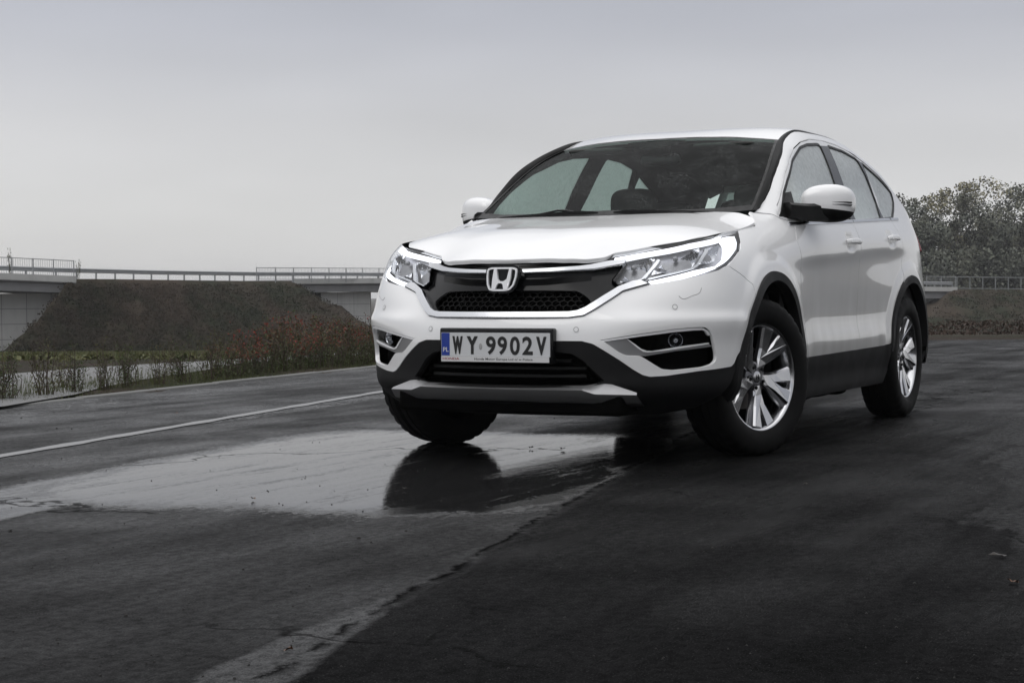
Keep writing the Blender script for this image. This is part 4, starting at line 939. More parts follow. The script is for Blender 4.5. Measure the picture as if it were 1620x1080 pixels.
# ---- wheels
R_=.3635
def tyre_mesh():
    n=144;w=.113
    prof=[(.085,.235),(.096,.245),(.107,.266),(.1125,.292),(.1105,.322),(.105,.341),(.100,.349),(.090,.3575),(.062,.3620),(.055,.3622),(.052,.3545),(.046,.3545),(.043,.3630),(.014,.3635),(.011,.3555),(.004,.3555),(.001,.3635)]
    prof=prof+[(-a,b) for a,b in prof[::-1]]
    m=len(prof);V=[];F=[]
    for i in range(n):
        t=2*PI*i/n;g=(i%2==0)
        for j,(y,r) in enumerate(prof):
            rr=r;jj=j if j<17 else 33-j
            if i%4 in (0,) and jj in (5,6,7,8): rr=r-.0065
            if i%8 in (2,) and jj in (13,16): rr=r-.004
            tt=t+ (.004 if jj>9 else 0)*((i%2)*2-1)
            V.append((rr*math.cos(tt),y,rr*math.sin(tt)))
    for i in range(n):
        k=(i+1)%n
        for j in range(m-1):F.append((i*m+j,k*m+j,k*m+j+1,i*m+j+1))
    # lettering-like ribs on the sidewall
    return V,F
def rim_mesh():
    pr=[(.070,.150),(.030,.215),(.050,.222),(.078,.226),(.0905,.230),(.0945,.2365),(.0955,.2425),(.091,.2445),(.084,.2425)]
    V,F=lathe([(-.10,.236),(-.095,.225),(-.05,.212),(.0,.208),(.055,.214),(.075,.2225),(.086,.2255),(.0915,.2300),(.0945,.2365),(.0955,.2425),(.0925,.2450),(.086,.2430)],96)
    return V,F
def spokes():
    """five split spokes, outline in polar coords extruded, faces concave"""
    V=[];F=[];mi=[]
    def yy(r): return .058+.030*(max(0,r-.05)/.19)**1.5
    def add(poly,depth=.030,bev=.0075,mat=0,a0=0.):
        P=np.array(poly);k=len(V);n=len(P)
        # inner bevel ring
        t=np.roll(P,-1,0)-np.roll(P,1,0);t/=np.linalg.norm(t,axis=1,keepdims=True);nn=np.stack([-t[:,1],t[:,0]],1)
        if area2(P)<0:nn=-nn
        Q=P+nn*bev
        for a,b in Q:
            r=math.hypot(a,b);t_=math.atan2(b,a)-a0;t_=(t_+math.pi)%(2*math.pi)-math.pi;V.append((a,yy(r)+.005+.045*t_*min(1,max(0,(r-.06)/.1))*(.6 if mat==0 else -.3),b))
        for a,b in P:
            r=math.hypot(a,b);t_=math.atan2(b,a)-a0;t_=(t_+math.pi)%(2*math.pi)-math.pi;V.append((a,yy(r)-.005+.045*t_*min(1,max(0,(r-.06)/.1))*(.6 if mat==0 else -.3),b))
        for a,b in P:
            r=math.hypot(a,b);V.append((a*1.0,yy(r)-depth,b))
        F.append(tuple(range(k,k+n)));mi.append(mat)
        for i in range(n):
            j=(i+1)%n;F.append((k+i,k+n+i,k+n+j,k+j));mi.append(0)
            F.append((k+n+i,k+2*n+i,k+2*n+j,k+n+j));mi.append(1)
    def pol(r,a): return (r*math.cos(a),r*math.sin(a))
    for s in range(5):
        a0=PI/2+2*PI*s/5+math.radians(35)
        d=math.radians
        # straight prong: wide blade from hub leaning one way
        add([pol(.040,a0+d(34)),pol(.040,a0-d(30)),pol(.085,a0-d(20)),pol(.13,a0-d(18)),pol(.222,a0-d(21.5)),pol(.2275,a0-d(18)),pol(.2275,a0-d(3.6)),pol(.170,a0-d(.6)),pol(.130,a0+d(1.2)),pol(.170,a0+d(4.2)),pol(.2275,a0+d(6.4)),pol(.2275,a0+d(21)),pol(.222,a0+d(24)),pol(.13,a0+d(21)),pol(.085,a0+d(22))],a0=a0)
        # twisted dark web beside it
        add([pol(.075,a0+d(20)),pol(.12,a0+d(16)),pol(.225,a0+d(21)),pol(.225,a0+d(31)),pol(.15,a0+d(30))],.02,.004,1,a0=a0)
    # fix webs material
    return V,F,mi
def wheel(name_loc,rot,outer=1):
    x,y=name_loc
    V,F=tyre_mesh();w=mesh('wheel',V,F,M['tyre'],None,smooth='auto');w.parent=car;w.matrix_parent_inverse=PINV[car.name]
    w.location=(x,y,R_-.004);w.rotation_euler=(0,rot[1],rot[0])
    if outer<0: w.rotation_euler=(0,-rot[1],rot[0]+PI)
    V,F=rim_mesh();V=[(a*1.03,q_,d*1.03) for a,q_,d in V];mesh('rim',V,F,M['alloy'],w,smooth='auto')
    V,F,mi=spokes();V=[(a*1.03,q_,d*1.03) for a,q_,d in V];sp_=mesh('spokes',V,F,[M['alloy'],M['alloyd']],w,smooth=False,fm=mi)
    V,F=lathe([(.045,.001),(.060,.02),(.062,.034),(.058,.058),(.050,.070),(.02,.075)],48);mesh('hub',V,F,M['alloyd'],w,smooth='auto')
    V,F=lathe([(.0655,.0005),(.0655,.022),(.0635,.027),(.055,.028)],32);mesh('hub_cap',V,F,M['alloy'],w,smooth='auto')
    hc=[]
    for a,b in (((-.010,.011),(.004,.022)),((.006,-.011),(.004,.022))): pass
    V,F=merge(box(-.009,-.0055,.0655,.0672,-.011,.011),box(.0055,.009,.0655,.0672,-.011,.011),box(-.0055,.0055,.0655,.0670,-.002,.002));mesh('hub_letter',V,F,M['gloss'],w,smooth=False)
    nb=[]
    for i in range(5):
        a=PI/2+2*PI*i/5+math.radians(50);nv,nf=lathe([(.068,.0005),(.068,.007),(.064,.0095),(.05,.010),(.049,.0155),(.062,.016),(.063,.018),(.05,.019)],18)
        nb.append(([(v[0]+.050*math.cos(a),v[1],v[2]+.050*math.sin(a)) for v in nv],nf))
    V,F=merge(*nb);mesh('wheel_bolts',V,F,M['gloss'],w,smooth='auto')
    V,F=lathe([(-.01,.05),(-.01,.150),(-.032,.150),(-.032,.05)],64);mesh('brake_disc',V,F,M['steel'],w,smooth='auto')
    V,F=superell((-.12,-.02,.03),(.045,.045,.085),.5,.5);mesh('brake_caliper',V,F,M['dark'],w)
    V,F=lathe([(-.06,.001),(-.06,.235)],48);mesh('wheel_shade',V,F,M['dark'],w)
    return w
DL=math.radians(-18)
wheel((-.010,.795),(DL,.1),1);wheel((-.010,-.795),(DL,.5),-1)
wheel((-2.63,.793),(0,.42),1);wheel((-2.63,-.793),(0,.2),-1)
# ================================================================ THE PLACE
def shader(name):
    m,t,b=node_mat(name);c=t.nodes.new('ShaderNodeTexCoord');g=t.nodes.new('ShaderNodeNewGeometry');return m,t,b,g.outputs['Position']
def nn(t,typ,**k):
    n=t.nodes.new(typ)
    for a,v in k.items():
        if a.startswith('i'):
            n.inputs[int(a[1:])].default_value=v
        else: setattr(n,a,v)
    return n
def noise(t,pos,scale,detail=4,rough=.55,stretch=None,rot=0.,dist=0.):
    n=nn(t,'ShaderNodeTexNoise');n.inputs['Scale'].default_value=scale;n.inputs['Detail'].default_value=detail;n.inputs['Roughness'].default_value=rough;n.inputs['Distortion'].default_value=dist
    mp=nn(t,'ShaderNodeMapping');mp.inputs['Rotation'].default_value=(0,0,rot)
    if stretch:mp.inputs['Scale'].default_value=stretch
    t.links.new(pos,mp.inputs[0]);t.links.new(mp.outputs[0],n.inputs['Vector']);return n.outputs[0]
def mrange(t,v,a,b,c=0.,d=1.,smooth=False):
    n=nn(t,'ShaderNodeMapRange');n.interpolation_type='SMOOTHSTEP' if smooth else 'LINEAR'
    for i,x in ((1,a),(2,b),(3,c),(4,d)): n.inputs[i].default_value=x
    t.links.new(v,n.inputs[0]);return n.outputs[0]
def math2(t,op,a,b=None,clamp=False):
    n=nn(t,'ShaderNodeMath',operation=op);n.use_clamp=clamp
    for i,x in enumerate((a,b)):
        if x is None: continue
        if isinstance(x,(int,float)): n.inputs[i].default_value=x
        else: t.links.new(x,n.inputs[i])
    return n.outputs[0]
def mixc(t,f,a,b):
    n=nn(t,'ShaderNodeMix',data_type='RGBA')
    if isinstance(f,(int,float)): n.inputs[0].default_value=f
    else: t.links.new(f,n.inputs[0])
    for i,x in ((6,a),(7,b)):
        if isinstance(x,tuple): n.inputs[i].default_value=(*x,1)
        else: t.links.new(x,n.inputs[i])
    return n.outputs[2]
KN=np.array([.1446,-.9895]) ; KD=np.array([-.9895,-.1446]) # kerb: outward normal / direction
K0=np.array([-2.48,-5.06])
def asphalt():
    m,t,b,pos=shader('wet_asphalt')
    sp=nn(t,'ShaderNodeSeparateXYZ');t.links.new(pos,sp.inputs[0]);X,Y=sp.outputs[0],sp.outputs[1]
    lin=lambda a,c:math2(t,'ADD',math2(t,'MULTIPLY',X,a),math2(t,'MULTIPLY',Y,c))
    ax=lin(.9895,.1446);ay=lin(-.1446,.9895)   # along and across the road
    jx=lin(.975,.221);jy=lin(-.221,.975)       # along and across the joint in the tarmac
    n1=noise(t,pos,1.4,6,.62);n2=noise(t,pos,6,6,.7);fine=noise(t,pos,190,3,.75);mid=noise(t,pos,34,5,.7);big=noise(t,pos,.5,5,.6,stretch=(.45,1,1),rot=.145)
    streak=noise(t,pos,2.4,6,.65,stretch=(.10,1,1),rot=.145);streak2=noise(t,pos,9,5,.7,stretch=(.12,1,1),rot=.10)
    c5=lambda v,k:math2(t,'MULTIPLY',math2(t,'SUBTRACT',v,.5),k)
    joint=math2(t,'ADD',math2(t,'ADD',jy,c5(n1,.16)),c5(n2,.10))
    new=mrange(t,joint,.36,.41)
    colo=mixc(t,mrange(t,mid,.3,.7),(.008,.008,.0083),(.030,.030,.0305));coln=mixc(t,mrange(t,mid,.3,.7),(.002,.002,.0021),(.0085,.0085,.0088))
    patch=mrange(t,math2(t,'ADD',math2(t,'MULTIPLY',big,.5),math2(t,'MULTIPLY',n2,.5)),.40,.60)
    col=mixc(t,new,colo,coln);col=mixc(t,math2(t,'MULTIPLY',patch,.5),col,(.004,.004,.0042))
    grit=mrange(t,fine,.60,.68);col=mixc(t,grit,col,(.050,.050,.050))
    jl=math2(t,'MULTIPLY',mrange(t,joint,.345,.362,0,1),mrange(t,joint,.366,.395,1,0));jl=math2(t,'MULTIPLY',jl,mrange(t,n2,.42,.50))
    # fine cracks
    vo=nn(t,'ShaderNodeTexVoronoi');vo.feature='DISTANCE_TO_EDGE';vo.inputs['Scale'].default_value=.55;wv=nn(t,'ShaderNodeVectorMath',operation='ADD')
    nzc=nn(t,'ShaderNodeTexNoise');nzc.inputs['Scale'].default_value=3.;nzc.inputs['Detail'].default_value=6;t.links.new(pos,nzc.inputs['Vector'])
    sc=nn(t,'ShaderNodeVectorMath',operation='SCALE');sc.inputs['Scale'].default_value=.55;t.links.new(nzc.outputs[1],sc.inputs[0]);t.links.new(pos,wv.inputs[0]);t.links.new(sc.outputs[0],wv.inputs[1]);t.links.new(wv.outputs[0],vo.inputs['Vector'])
    crack=math2(t,'MULTIPLY',mrange(t,vo.outputs['Distance'],.002,.008,1,0),mrange(t,big,.50,.56))
    dk=math2(t,'MAXIMUM',jl,math2(t,'MULTIPLY',crack,.8))
    col=mixc(t,dk,col,(.002,.002,.002))
    def ell(u0,v0,cx,cy,rx,ry,amp,st,p=4.):
        u=math2(t,'DIVIDE',math2(t,'SUBTRACT',u0,cx),rx);v=math2(t,'DIVIDE',math2(t,'SUBTRACT',v0,cy),ry)
        d=math2(t,'POWER',math2(t,'ADD',math2(t,'POWER',math2(t,'ABSOLUTE',u),p),math2(t,'POWER',math2(t,'ABSOLUTE',v),p)),1/p)
        wob=math2(t,'ADD',c5(n1,amp),c5(streak2,amp*.55))
        return math2(t,'MULTIPLY',mrange(t,math2(t,'ADD',d,wob),1.12,.80,smooth=True),st)
    P=None;S2=None
    for e_ in PUD:
        q=ell(*((ax,ay) if e_[0] else (jx,jy)),*e_[1:])
        if not e_[0]:
            q=math2(t,'MULTIPLY',q,mrange(t,math2(t,'ADD',math2(t,'MULTIPLY',fine,.5),math2(t,'MULTIPLY',mid,.5)),.42,.56,.55,1.4));S2=q if S2 is None else math2(t,'MAXIMUM',S2,q);continue
        P=q if P is None else math2(t,'MAXIMUM',P,q)
    P=math2(t,'MULTIPLY',P,mrange(t,joint,.33,.42,1,.12))
    # grains stand proud of the thin film
    film=mrange(t,math2(t,'ADD',math2(t,'ADD',P,c5(mid,1.1)),c5(n2,.7)),.30,.62,smooth=True);film=math2(t,'MULTIPLY',film,math2(t,'POWER',P,.5));film=math2(t,'MULTIPLY',film,mrange(t,math2(t,'ADD',math2(t,'MULTIPLY',streak2,.6),math2(t,'MULTIPLY',mid,.4)),.38,.52,.84,1))
    sh=mrange(t,math2(t,'ADD',math2(t,'MULTIPLY',big,.45),math2(t,'MULTIPLY',streak,.6)),.44,.64)
    # sheen: rough tarmac only mirrors the sky at the very lowest angles
    gm=nn(t,'ShaderNodeNewGeometry');dt=nn(t,'ShaderNodeVectorMath',operation='DOT_PRODUCT');t.links.new(gm.outputs['True Normal'],dt.inputs[0]);t.links.new(gm.outputs['Incoming'],dt.inputs[1])
    gz=math2(t,'SUBTRACT',1.,math2(t,'ABSOLUTE',dt.outputs['Value']))
    fr=math2(t,'POWER',gz,9.);fw=math2(t,'ADD',.02,math2(t,'MULTIPLY',math2(t,'POWER',gz,5.),.98))
    st=mixv(t,sh,.14,.44);st=math2(t,'MULTIPLY',st,mixv(t,new,1.,.46));st=math2(t,'MULTIPLY',st,mrange(t,mid,.38,.62,.75,1.2));st=math2(t,'MULTIPLY',st,mrange(t,n1,.38,.62,.65,1.3));st=math2(t,'MULTIPLY',st,mrange(t,fine,.40,.60,.7,1.3))
    fac=mixv(t,film,math2(t,'MULTIPLY',fr,st),math2(t,'MULTIPLY',fw,.84));fac=math2(t,'MAXIMUM',fac,math2(t,'MULTIPLY',fw,S2));fac=math2(t,'MULTIPLY',fac,mixv(t,dk,1.,.15))
    r=mixv(t,sh,.34,.22);r=mixv(t,film,r,.035)
    # bump
    h=math2(t,'ADD',math2(t,'MULTIPLY',fine,1.),math2(t,'MULTIPLY',mid,1.8));h=math2(t,'MULTIPLY',h,mrange(t,film,0,.9,1,.0))
    rip=math2(t,'ADD',math2(t,'MULTIPLY',noise(t,pos,26,4,.65,stretch=(.35,1,1),rot=1.1),.13),math2(t,'MULTIPLY',streak2,.19));h=math2(t,'ADD',h,math2(t,'MULTIPLY',rip,film))
    u=nn(t,'ShaderNodeBump');u.inputs['Strength'].default_value=.6;u.inputs['Distance'].default_value=.004;t.links.new(h,u.inputs['Height'])
    df=nn(t,'ShaderNodeBsdfDiffuse');t.links.new(col,df.inputs[0]);t.links.new(u.outputs[0],df.inputs['Normal'])
    gl=nn(t,'ShaderNodeBsdfGlossy');gl.inputs[0].default_value=(.98,.98,.98,1);t.links.new(r,gl.inputs['Roughness']);t.links.new(u.outputs[0],gl.inputs['Normal'])
    mx=nn(t,'ShaderNodeMixShader');t.links.new(fac,mx.inputs[0]);t.links.new(df.outputs[0],mx.inputs[1]);t.links.new(gl.outputs[0],mx.inputs[2])
    t.links.new(mx.outputs[0],t.nodes['Material Output'].inputs[0]);t.nodes.remove(b)
    return m
def mixv(t,f,a,b):
    n=nn(t,'ShaderNodeMix',data_type='FLOAT')
    for i,x in ((0,f),(2,a),(3,b)):
        if isinstance(x,(int,float)): n.inputs[i].default_value=x
        else: t.links.new(x,n.inputs[i])
    return n.outputs[0]
# puddles: centre along, centre across, half length, half width
PUD=[(1,.92,-.62,1.70,1.17,.34,1.,5.),(1,2.2,-1.45,2.6,.30,.5,.75,4.),(0,5.25,.335,1.5,.10,1.0,.27,2.),(0,.5,2.55,7.5,.75,1.3,.10,2.),(1,-3.2,-4.2,3.5,.35,1.2,.35,4.),(1,-6.5,2.4,2.4,.5,1.2,.35,4.),(1,-9.,.0,3.5,.8,1.2,.35,4.),(1,-2.6,-2.6,1.8,.12,1.2,.4,3.)]
def earthmat(name,c1,c2,c3,scale=.6,bump=1.):
    m,t,b,pos=shader(name)
    a=noise(t,pos,scale,8,.65);c=noise(t,pos,scale*6,6,.7);d=noise(t,pos,scale*.35,4,.5)
    col=mixc(t,mrange(t,a,.44,.56),c1,c2);col=mixc(t,mrange(t,d,.47,.58),col,c3);col=mixc(t,mrange(t,c,.35,.7,0,.55),col,tuple(x*.45 for x in c1))
    t.links.new(col,b.inputs['Base Color']);b.inputs['Roughness'].default_value=.95;b.inputs['Specular IOR Level'].default_value=.15
    u=nn(t,'ShaderNodeBump');u.inputs['Strength'].default_value=bump;u.inputs['Distance'].default_value=.15;t.links.new(c,u.inputs['Height']);t.links.new(u.outputs[0],b.inputs['Normal'])
    return m
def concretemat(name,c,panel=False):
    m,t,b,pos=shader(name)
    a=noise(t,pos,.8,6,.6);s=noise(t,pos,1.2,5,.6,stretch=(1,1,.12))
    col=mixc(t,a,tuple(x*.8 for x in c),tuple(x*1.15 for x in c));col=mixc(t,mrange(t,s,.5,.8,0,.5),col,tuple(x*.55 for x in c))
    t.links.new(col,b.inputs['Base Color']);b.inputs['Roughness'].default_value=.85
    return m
M['asphalt']=asphalt()
M['earth']=earthmat('soil_and_weeds',(.050,.042,.032),(.045,.050,.026),(.062,.046,.036),1.2)
M['slope']=earthmat('embankment_soil',(.042,.034,.022),(.018,.023,.009),(.056,.041,.029),.35,1.)
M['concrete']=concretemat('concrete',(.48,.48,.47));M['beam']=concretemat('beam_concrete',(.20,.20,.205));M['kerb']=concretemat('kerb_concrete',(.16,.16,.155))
M['path']=concretemat('wet_path',(.17,.17,.17));M['galv']=mat('galvanised',(.33,.34,.35),.5,metal=.3,noise=.2,nscale=3)
M['fdark']=mat('fence_grey',(.20,.21,.21),.6,noise=.2)
M['line']=mat('worn_line_paint',(.21,.21,.21),.45,noise=.55,nscale=22,rn=.15)
# ---- terrain: level around the car, falling away gently beyond the kerb and the far edge of the tarmac
def depth(x,y): return (x-CAM[0])*FW[0]+(y-CAM[1])*FW[1]
def right(x,y): return (x-CAM[0])*RT[0]+(y-CAM[1])*RT[1]
def ground(x,y):
    D=depth(x,y);R=right(x,y);w=sstep(-6,6,R)
    d0=15+12.5*w;sl=.0323-.0075*w
    k=(x-K0[0])*KN[0]+(y-K0[1])*KN[1]
    z=-sl*np.maximum(0,D-d0)*sstep(.0,6.,np.maximum(k,(D-26)*2))
    return np.maximum(z,-4.2)
def grid(name,x0,x1,y0,y1,nx,ny,zf,m,**k):
    X,Y=np.meshgrid(np.linspace(x0,x1,nx),np.linspace(y0,y1,ny),indexing='ij');Z=zf(X,Y);V=np.stack([X,Y,Z],-1).reshape(-1,3)
    F=[(i*ny+j,(i+1)*ny+j,(i+1)*ny+j+1,i*ny+j+1) for i in range(nx-1) for j in range(ny-1)]
    return mesh(name,V,F,m,None,**k)
def wr(D,R):  # depth/right -> xy
    f=np.array([FW[0],FW[1]])/math.hypot(FW[0],FW[1]);r=np.array([-f[1],f[0]])*-1.0
    r=np.array([RT[0],RT[1]]);r/=np.linalg.norm(r);return CAM[:2]+f*D+r*R
# terrain in camera-depth rows so that it stays fine nearby
Ds=np.concatenate([np.linspace(-60,0,8),np.linspace(2,60,60),np.linspace(63,180,50),np.geomspace(190,2200,20)]);Rn=np.linspace(-1,1,121)
V=[];
for D in Ds:
    for r in Rn:
        x,y=wr(D,r*max(60,abs(D)*.9));k_=(x-K0[0])*KN[0]+(y-K0[1])*KN[1];V.append((x,y,float(ground(np.float64(x),np.float64(y)))-(.035 if k_<.1 else -.012)))
n=len(Rn);F=[(i*n+j,i*n+j+1,(i+1)*n+j+1,(i+1)*n+j) for i in range(len(Ds)-1) for j in range(n-1)]
mesh('ground',V,F,M['earth'],None,kind='structure')
# ---- asphalt sheet: kerb line on one side, far edge on the other
def kp(a,o=0.): q=K0+KD*a+KN*o;return (q[0],q[1])
farA=W(1620,537,25.24)[:2];farB=W(1180,541.5,25.24)[:2]
q0=kp(-22);q1=kp(30);fd_=(farB-farA)/np.linalg.norm(farB-farA)
quad=[q0,(q0[0]+6,26),tuple(farA-fd_*26),tuple(farA),tuple(farB),tuple(farB+fd_*4),q1]
poly=np.array(quad)
if area2(poly)<0: poly=poly[::-1]
V,F,_=tri2d(poly,[],1.2);mesh('road',np.column_stack([V,np.zeros(len(V))]),[tuple(f) for f in F],M['asphalt'],None,smooth=False,kind='structure')
# painted line (worn), a thin sheet
A=np.array([1.5,-2.34]);B=np.array([-3.34,-3.34]);d_=(B-A)/np.linalg.norm(B-A);nrm=np.array([-d_[1],d_[0]])
V=[];n=140
for i in range(n):
    q=A-d_*4+d_*(i*.16);w=.044+.012*math.sin(i*1.7)*math.sin(i*.37)
    V+=[(*(q-nrm*w),.004),(*(q+nrm*w),.004)]
mesh('lane_marking',V,[(2*i,2*i+2,2*i+3,2*i+1) for i in range(n-1)],M['line'],None,smooth=False,kind='structure')
# far pale edge line of the tarmac on the right
V=[];
for i in range(60):
    q=farA-fd_*20+fd_*i*.6;V+=[(*(q),.002),(*(q-np.array([fd_[1],-fd_[0]])*.22),.05)]
# ---- kerb: individual stones
kc,kf=box(-.49,.49,-.06,.06,-.12,.035)
ke=mesh('kerb',*box(-.485,.485,-.05,.05,-.12,.016),M['kerb'],None,smooth=False,label='low flush concrete kerb stone edging the wet road',category='kerb stone',group='kerb stones along the road');bevel(ke,.012,2)
def place(o,loc,rz,first=False,scale=None,**k):
    c=o if first else o.copy()
    if not first: COL.objects.link(c)
    c.location=loc;c.rotation_euler=(0,0,rz)
    if scale is not None:c.scale=scale
    for a,b in k.items():c[a]=b
    if not first:
        for ch in o.children:
            d=ch.copy();COL.objects.link(d);d.parent=c;d.matrix_parent_inverse=ch.matrix_parent_inverse.copy()
    return c
ka=math.atan2(KD[1],KD[0])
for i in range(34):
    q=kp(-12+i*1.0,.03+random.uniform(-.006,.006));place(ke,(q[0],q[1],random.uniform(-.008,.004)),ka+random.uniform(-.008,.008),first=(i==0))
# ---- the path behind the shrubs, lying on the terrain
def drape(name,P,w,m,z=.02,**k):
    P=resample(smoothline(np.array(P),120),60);T=np.gradient(P,axis=0);T/=np.linalg.norm(T,axis=1,keepdims=True);Nn=np.stack([-T[:,1],T[:,0]],1);V=[]
    for i in range(60):
        for s in np.linspace(-1,1,5):
            q=P[i]+Nn[i]*w*s;V.append((q[0],q[1],float(ground(q[0],q[1]))+z))
    F=[(i*5+j,(i+1)*5+j,(i+1)*5+j+1,i*5+j+1) for i in range(59) for j in range(4)]
    return mesh(name,V,F,m,None,**k)
def gp(px,py):   # point of the terrain seen at a photo pixel (bisection along the ray)
    lo,hi=3.,160.;prev=None
    for D in np.concatenate([np.arange(4,60,.25),np.arange(60,160,1.)]):
        q=W(px,py,D)
        if q[2]<ground(q[0],q[1]): return q
    return W(px,py,110)
PP_=[np.array(gp(*a)[:2]) for a in ((-120,640),(0,616),(100,601),(200,588),(300,577),(420,570))]
PP_=[PP_[0]+KD*-14+KN*3.,PP_[0]+KD*-4+KN*.8]+PP_+[PP_[-1]+KD*12+KN*2.,PP_[-1]+KD*40+KN*8.]
drape('path',PP_,.85,M['path'],kind='structure')
# ---- embankments
def prism(name,top,base,m,**k):
    """top/base: closed loops of equal length; displaced soil mound"""
    n=len(top);L=9;V=[];F=[]
    for j in range(L):
        f=j/(L-1)
        for a,b in zip(top,base):
            q=np.array(a)*(1-f)+np.array(b)*f;am=.16*math.sin(math.pi*f)
            q=q+RNG.normal(0,1,3)*am+np.array([0,0,1.])*(.22*math.sin(q[0]*.9+j*.5)*math.sin(q[1]*.7+j)*math.sin(math.pi*f)+.05*math.sin(q[1]*1.3));V.append(q)
    for j in range(L-1):
        for i in range(n-1): F.append((j*n+i,(j+1)*n+i,(j+1)*n+i+1,j*n+i+1))
    F.append(tuple(range(n)))
    return mesh(name,V,F,m,None,**k)
def line3(a,b,n): return [np.array(a)+(np.array(b)-np.array(a))*i/(n-1) for i in range(n)]
f2=np.array([FW[0],FW[1],0]);f2/=np.linalg.norm(f2)
# deck line of the road on the embankment (world points seen along its top)
DK=[(-1600,423,96),(-420,427,104),(0,437,110),(118,442,113),(290,444,125),(465,445,139),(600,444,146),(820,447,152),(1100,451,158),(1460,457,166),(1510,457.5,167),(1700,459,170),(2100,461,176)]
def dk(px): 
    a=[d[0] for d in DK];return W(px,np.interp(px,a,[d[1] for d in DK]),np.interp(px,a,[d[2] for d in DK]))
def low(px,py,D): q=W(px,py,D);return q
def mound(name,tl,tr,bl,br,label,Dl,Dr):
    # left flank, front face, right flank; all run back under the bridges
    T=[dk(tl)+f2*14]+line3(dk(tl)+f2*13,dk(tl),4)[:-1]+[dk(px) for px in np.linspace(tl,tr,26)]+line3(dk(tr),dk(tr)+f2*13,4)[1:]+[dk(tr)+f2*14]
    n=26
    def bp_(px,D): q=W(px,540,D);return np.array([q[0],q[1],float(ground(q[0],q[1]))-.3])
    Bf=[bp_(px,D) for px,D in zip(np.linspace(bl,br,n),np.linspace(Dl,Dr,n))]
    B=[bp_(bl-60,Dl+26)]+line3(bp_(bl-55,Dl+25),Bf[0],4)[:-1]+Bf+line3(Bf[-1],bp_(br+30,Dr+25),4)[1:]+[bp_(br+30,Dr+26)]
    return prism(name,T,B,M['slope'],label=label,category='embankment')
mound('embankment',112,462,6,628,'brown and green weedy earth embankment between the two bridge decks',103,128)
mound('embankment',1512,2300,1440,2420,'weedy earth embankment under the railing behind the car, right of the far bridge',150,158)
# ---- bridges
def extr(P,prof):  # horizontal run with a vertical profile [(back,up)]
    V=[];F=[];P=np.array(P);T=np.gradient(P,axis=0);T[:,2]=0;T/=np.linalg.norm(T,axis=1,keepdims=True);m=len(prof)
    for i in range(len(P)):
        nb=np.array([-T[i][1],T[i][0],0]);nb*=np.sign(nb@f2)
        for a,b in prof: V.append(P[i]+nb*a+np.array([0,0,b]))
    for i in range(len(P)-1):
        for j in range(m):
            k=(j+1)%m;F.append((i*m+j,i*m+k,(i+1)*m+k,(i+1)*m+j))
    F.append(tuple(range(m)));F.append(tuple((len(P)-1)*m+j for j in reversed(range(m))))
    return V,F
def bridge(pxs,label,wall,pier=None):
    P=[dk(px) for px in pxs];o=(P[0]+P[-1])/2;o=np.array([o[0],o[1],float(ground(o[0],o[1]))])
    root=empty('bridge',tuple(o),label,'bridge')
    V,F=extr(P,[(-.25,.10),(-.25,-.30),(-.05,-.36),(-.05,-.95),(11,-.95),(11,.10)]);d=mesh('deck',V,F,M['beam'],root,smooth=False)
    V,F=extr(P,[(-.34,.22),(-.34,-.22),(-.252,-.22),(-.252,.22)]);mesh('edge_beam',V,F,M['concrete'],d,smooth=False)
    for a,b,back in wall:
        A,B=dk(a)+f2*back,dk(b)+f2*back
        q=[A,B,B+f2*1.2,A+f2*1.2];zt=min(A[2],B[2])-.955
        V=[(v[0],v[1],zt) for v in q]+[(v[0],v[1],-6.) for v in q];F=[(3,2,1,0),(4,5,6,7),(0,1,5,4),(1,2,6,5),(2,3,7,6),(3,0,4,7)]
        w=mesh('abutment',V,F,M['concrete'],root,smooth=False)
        # formwork panel joints
        jv=[]
        for k in range(1,6):
            z=zt-k*1.05;c=(A+B)/2;jv.append(([(A[0]-f2[0]*.004,A[1]-f2[1]*.004,z-.02),(B[0]-f2[0]*.004,B[1]-f2[1]*.004,z-.02),(B[0]-f2[0]*.004,B[1]-f2[1]*.004,z+.02),(A[0]-f2[0]*.004,A[1]-f2[1]*.004,z+.02)],[(0,1,2,3)]))
        for k in range(1,max(2,int(np.linalg.norm(B-A)/1.6))):
            f=k/max(2,int(np.linalg.norm(B-A)/1.6));c=A+(B-A)*f-f2*.004;u=(B-A)/np.linalg.norm(B-A)*.02
            jv.append(([(c[0]-u[0],c[1]-u[1],-6),(c[0]+u[0],c[1]+u[1],-6),(c[0]+u[0],c[1]+u[1],zt),(c[0]-u[0],c[1]-u[1],zt)],[(0,1,2,3)]))
        V,F=merge(*jv);mesh('panel_joints',V,F,M['beam'],w,smooth=False)
    # railing
    nP=len(P)
    return root
bridge([-1500,-800,-420,-200,0,60,118],'concrete bridge deck with pale abutment at the left edge, left of the embankment',[(-260,112,1.2),(-1490,-1380,1.2)])
bridge([460,520,600,820,1100,1460,1512],'long concrete bridge deck passing behind the car, right of the embankment',[(505,583,1.2),(1440,1508,3.0)])
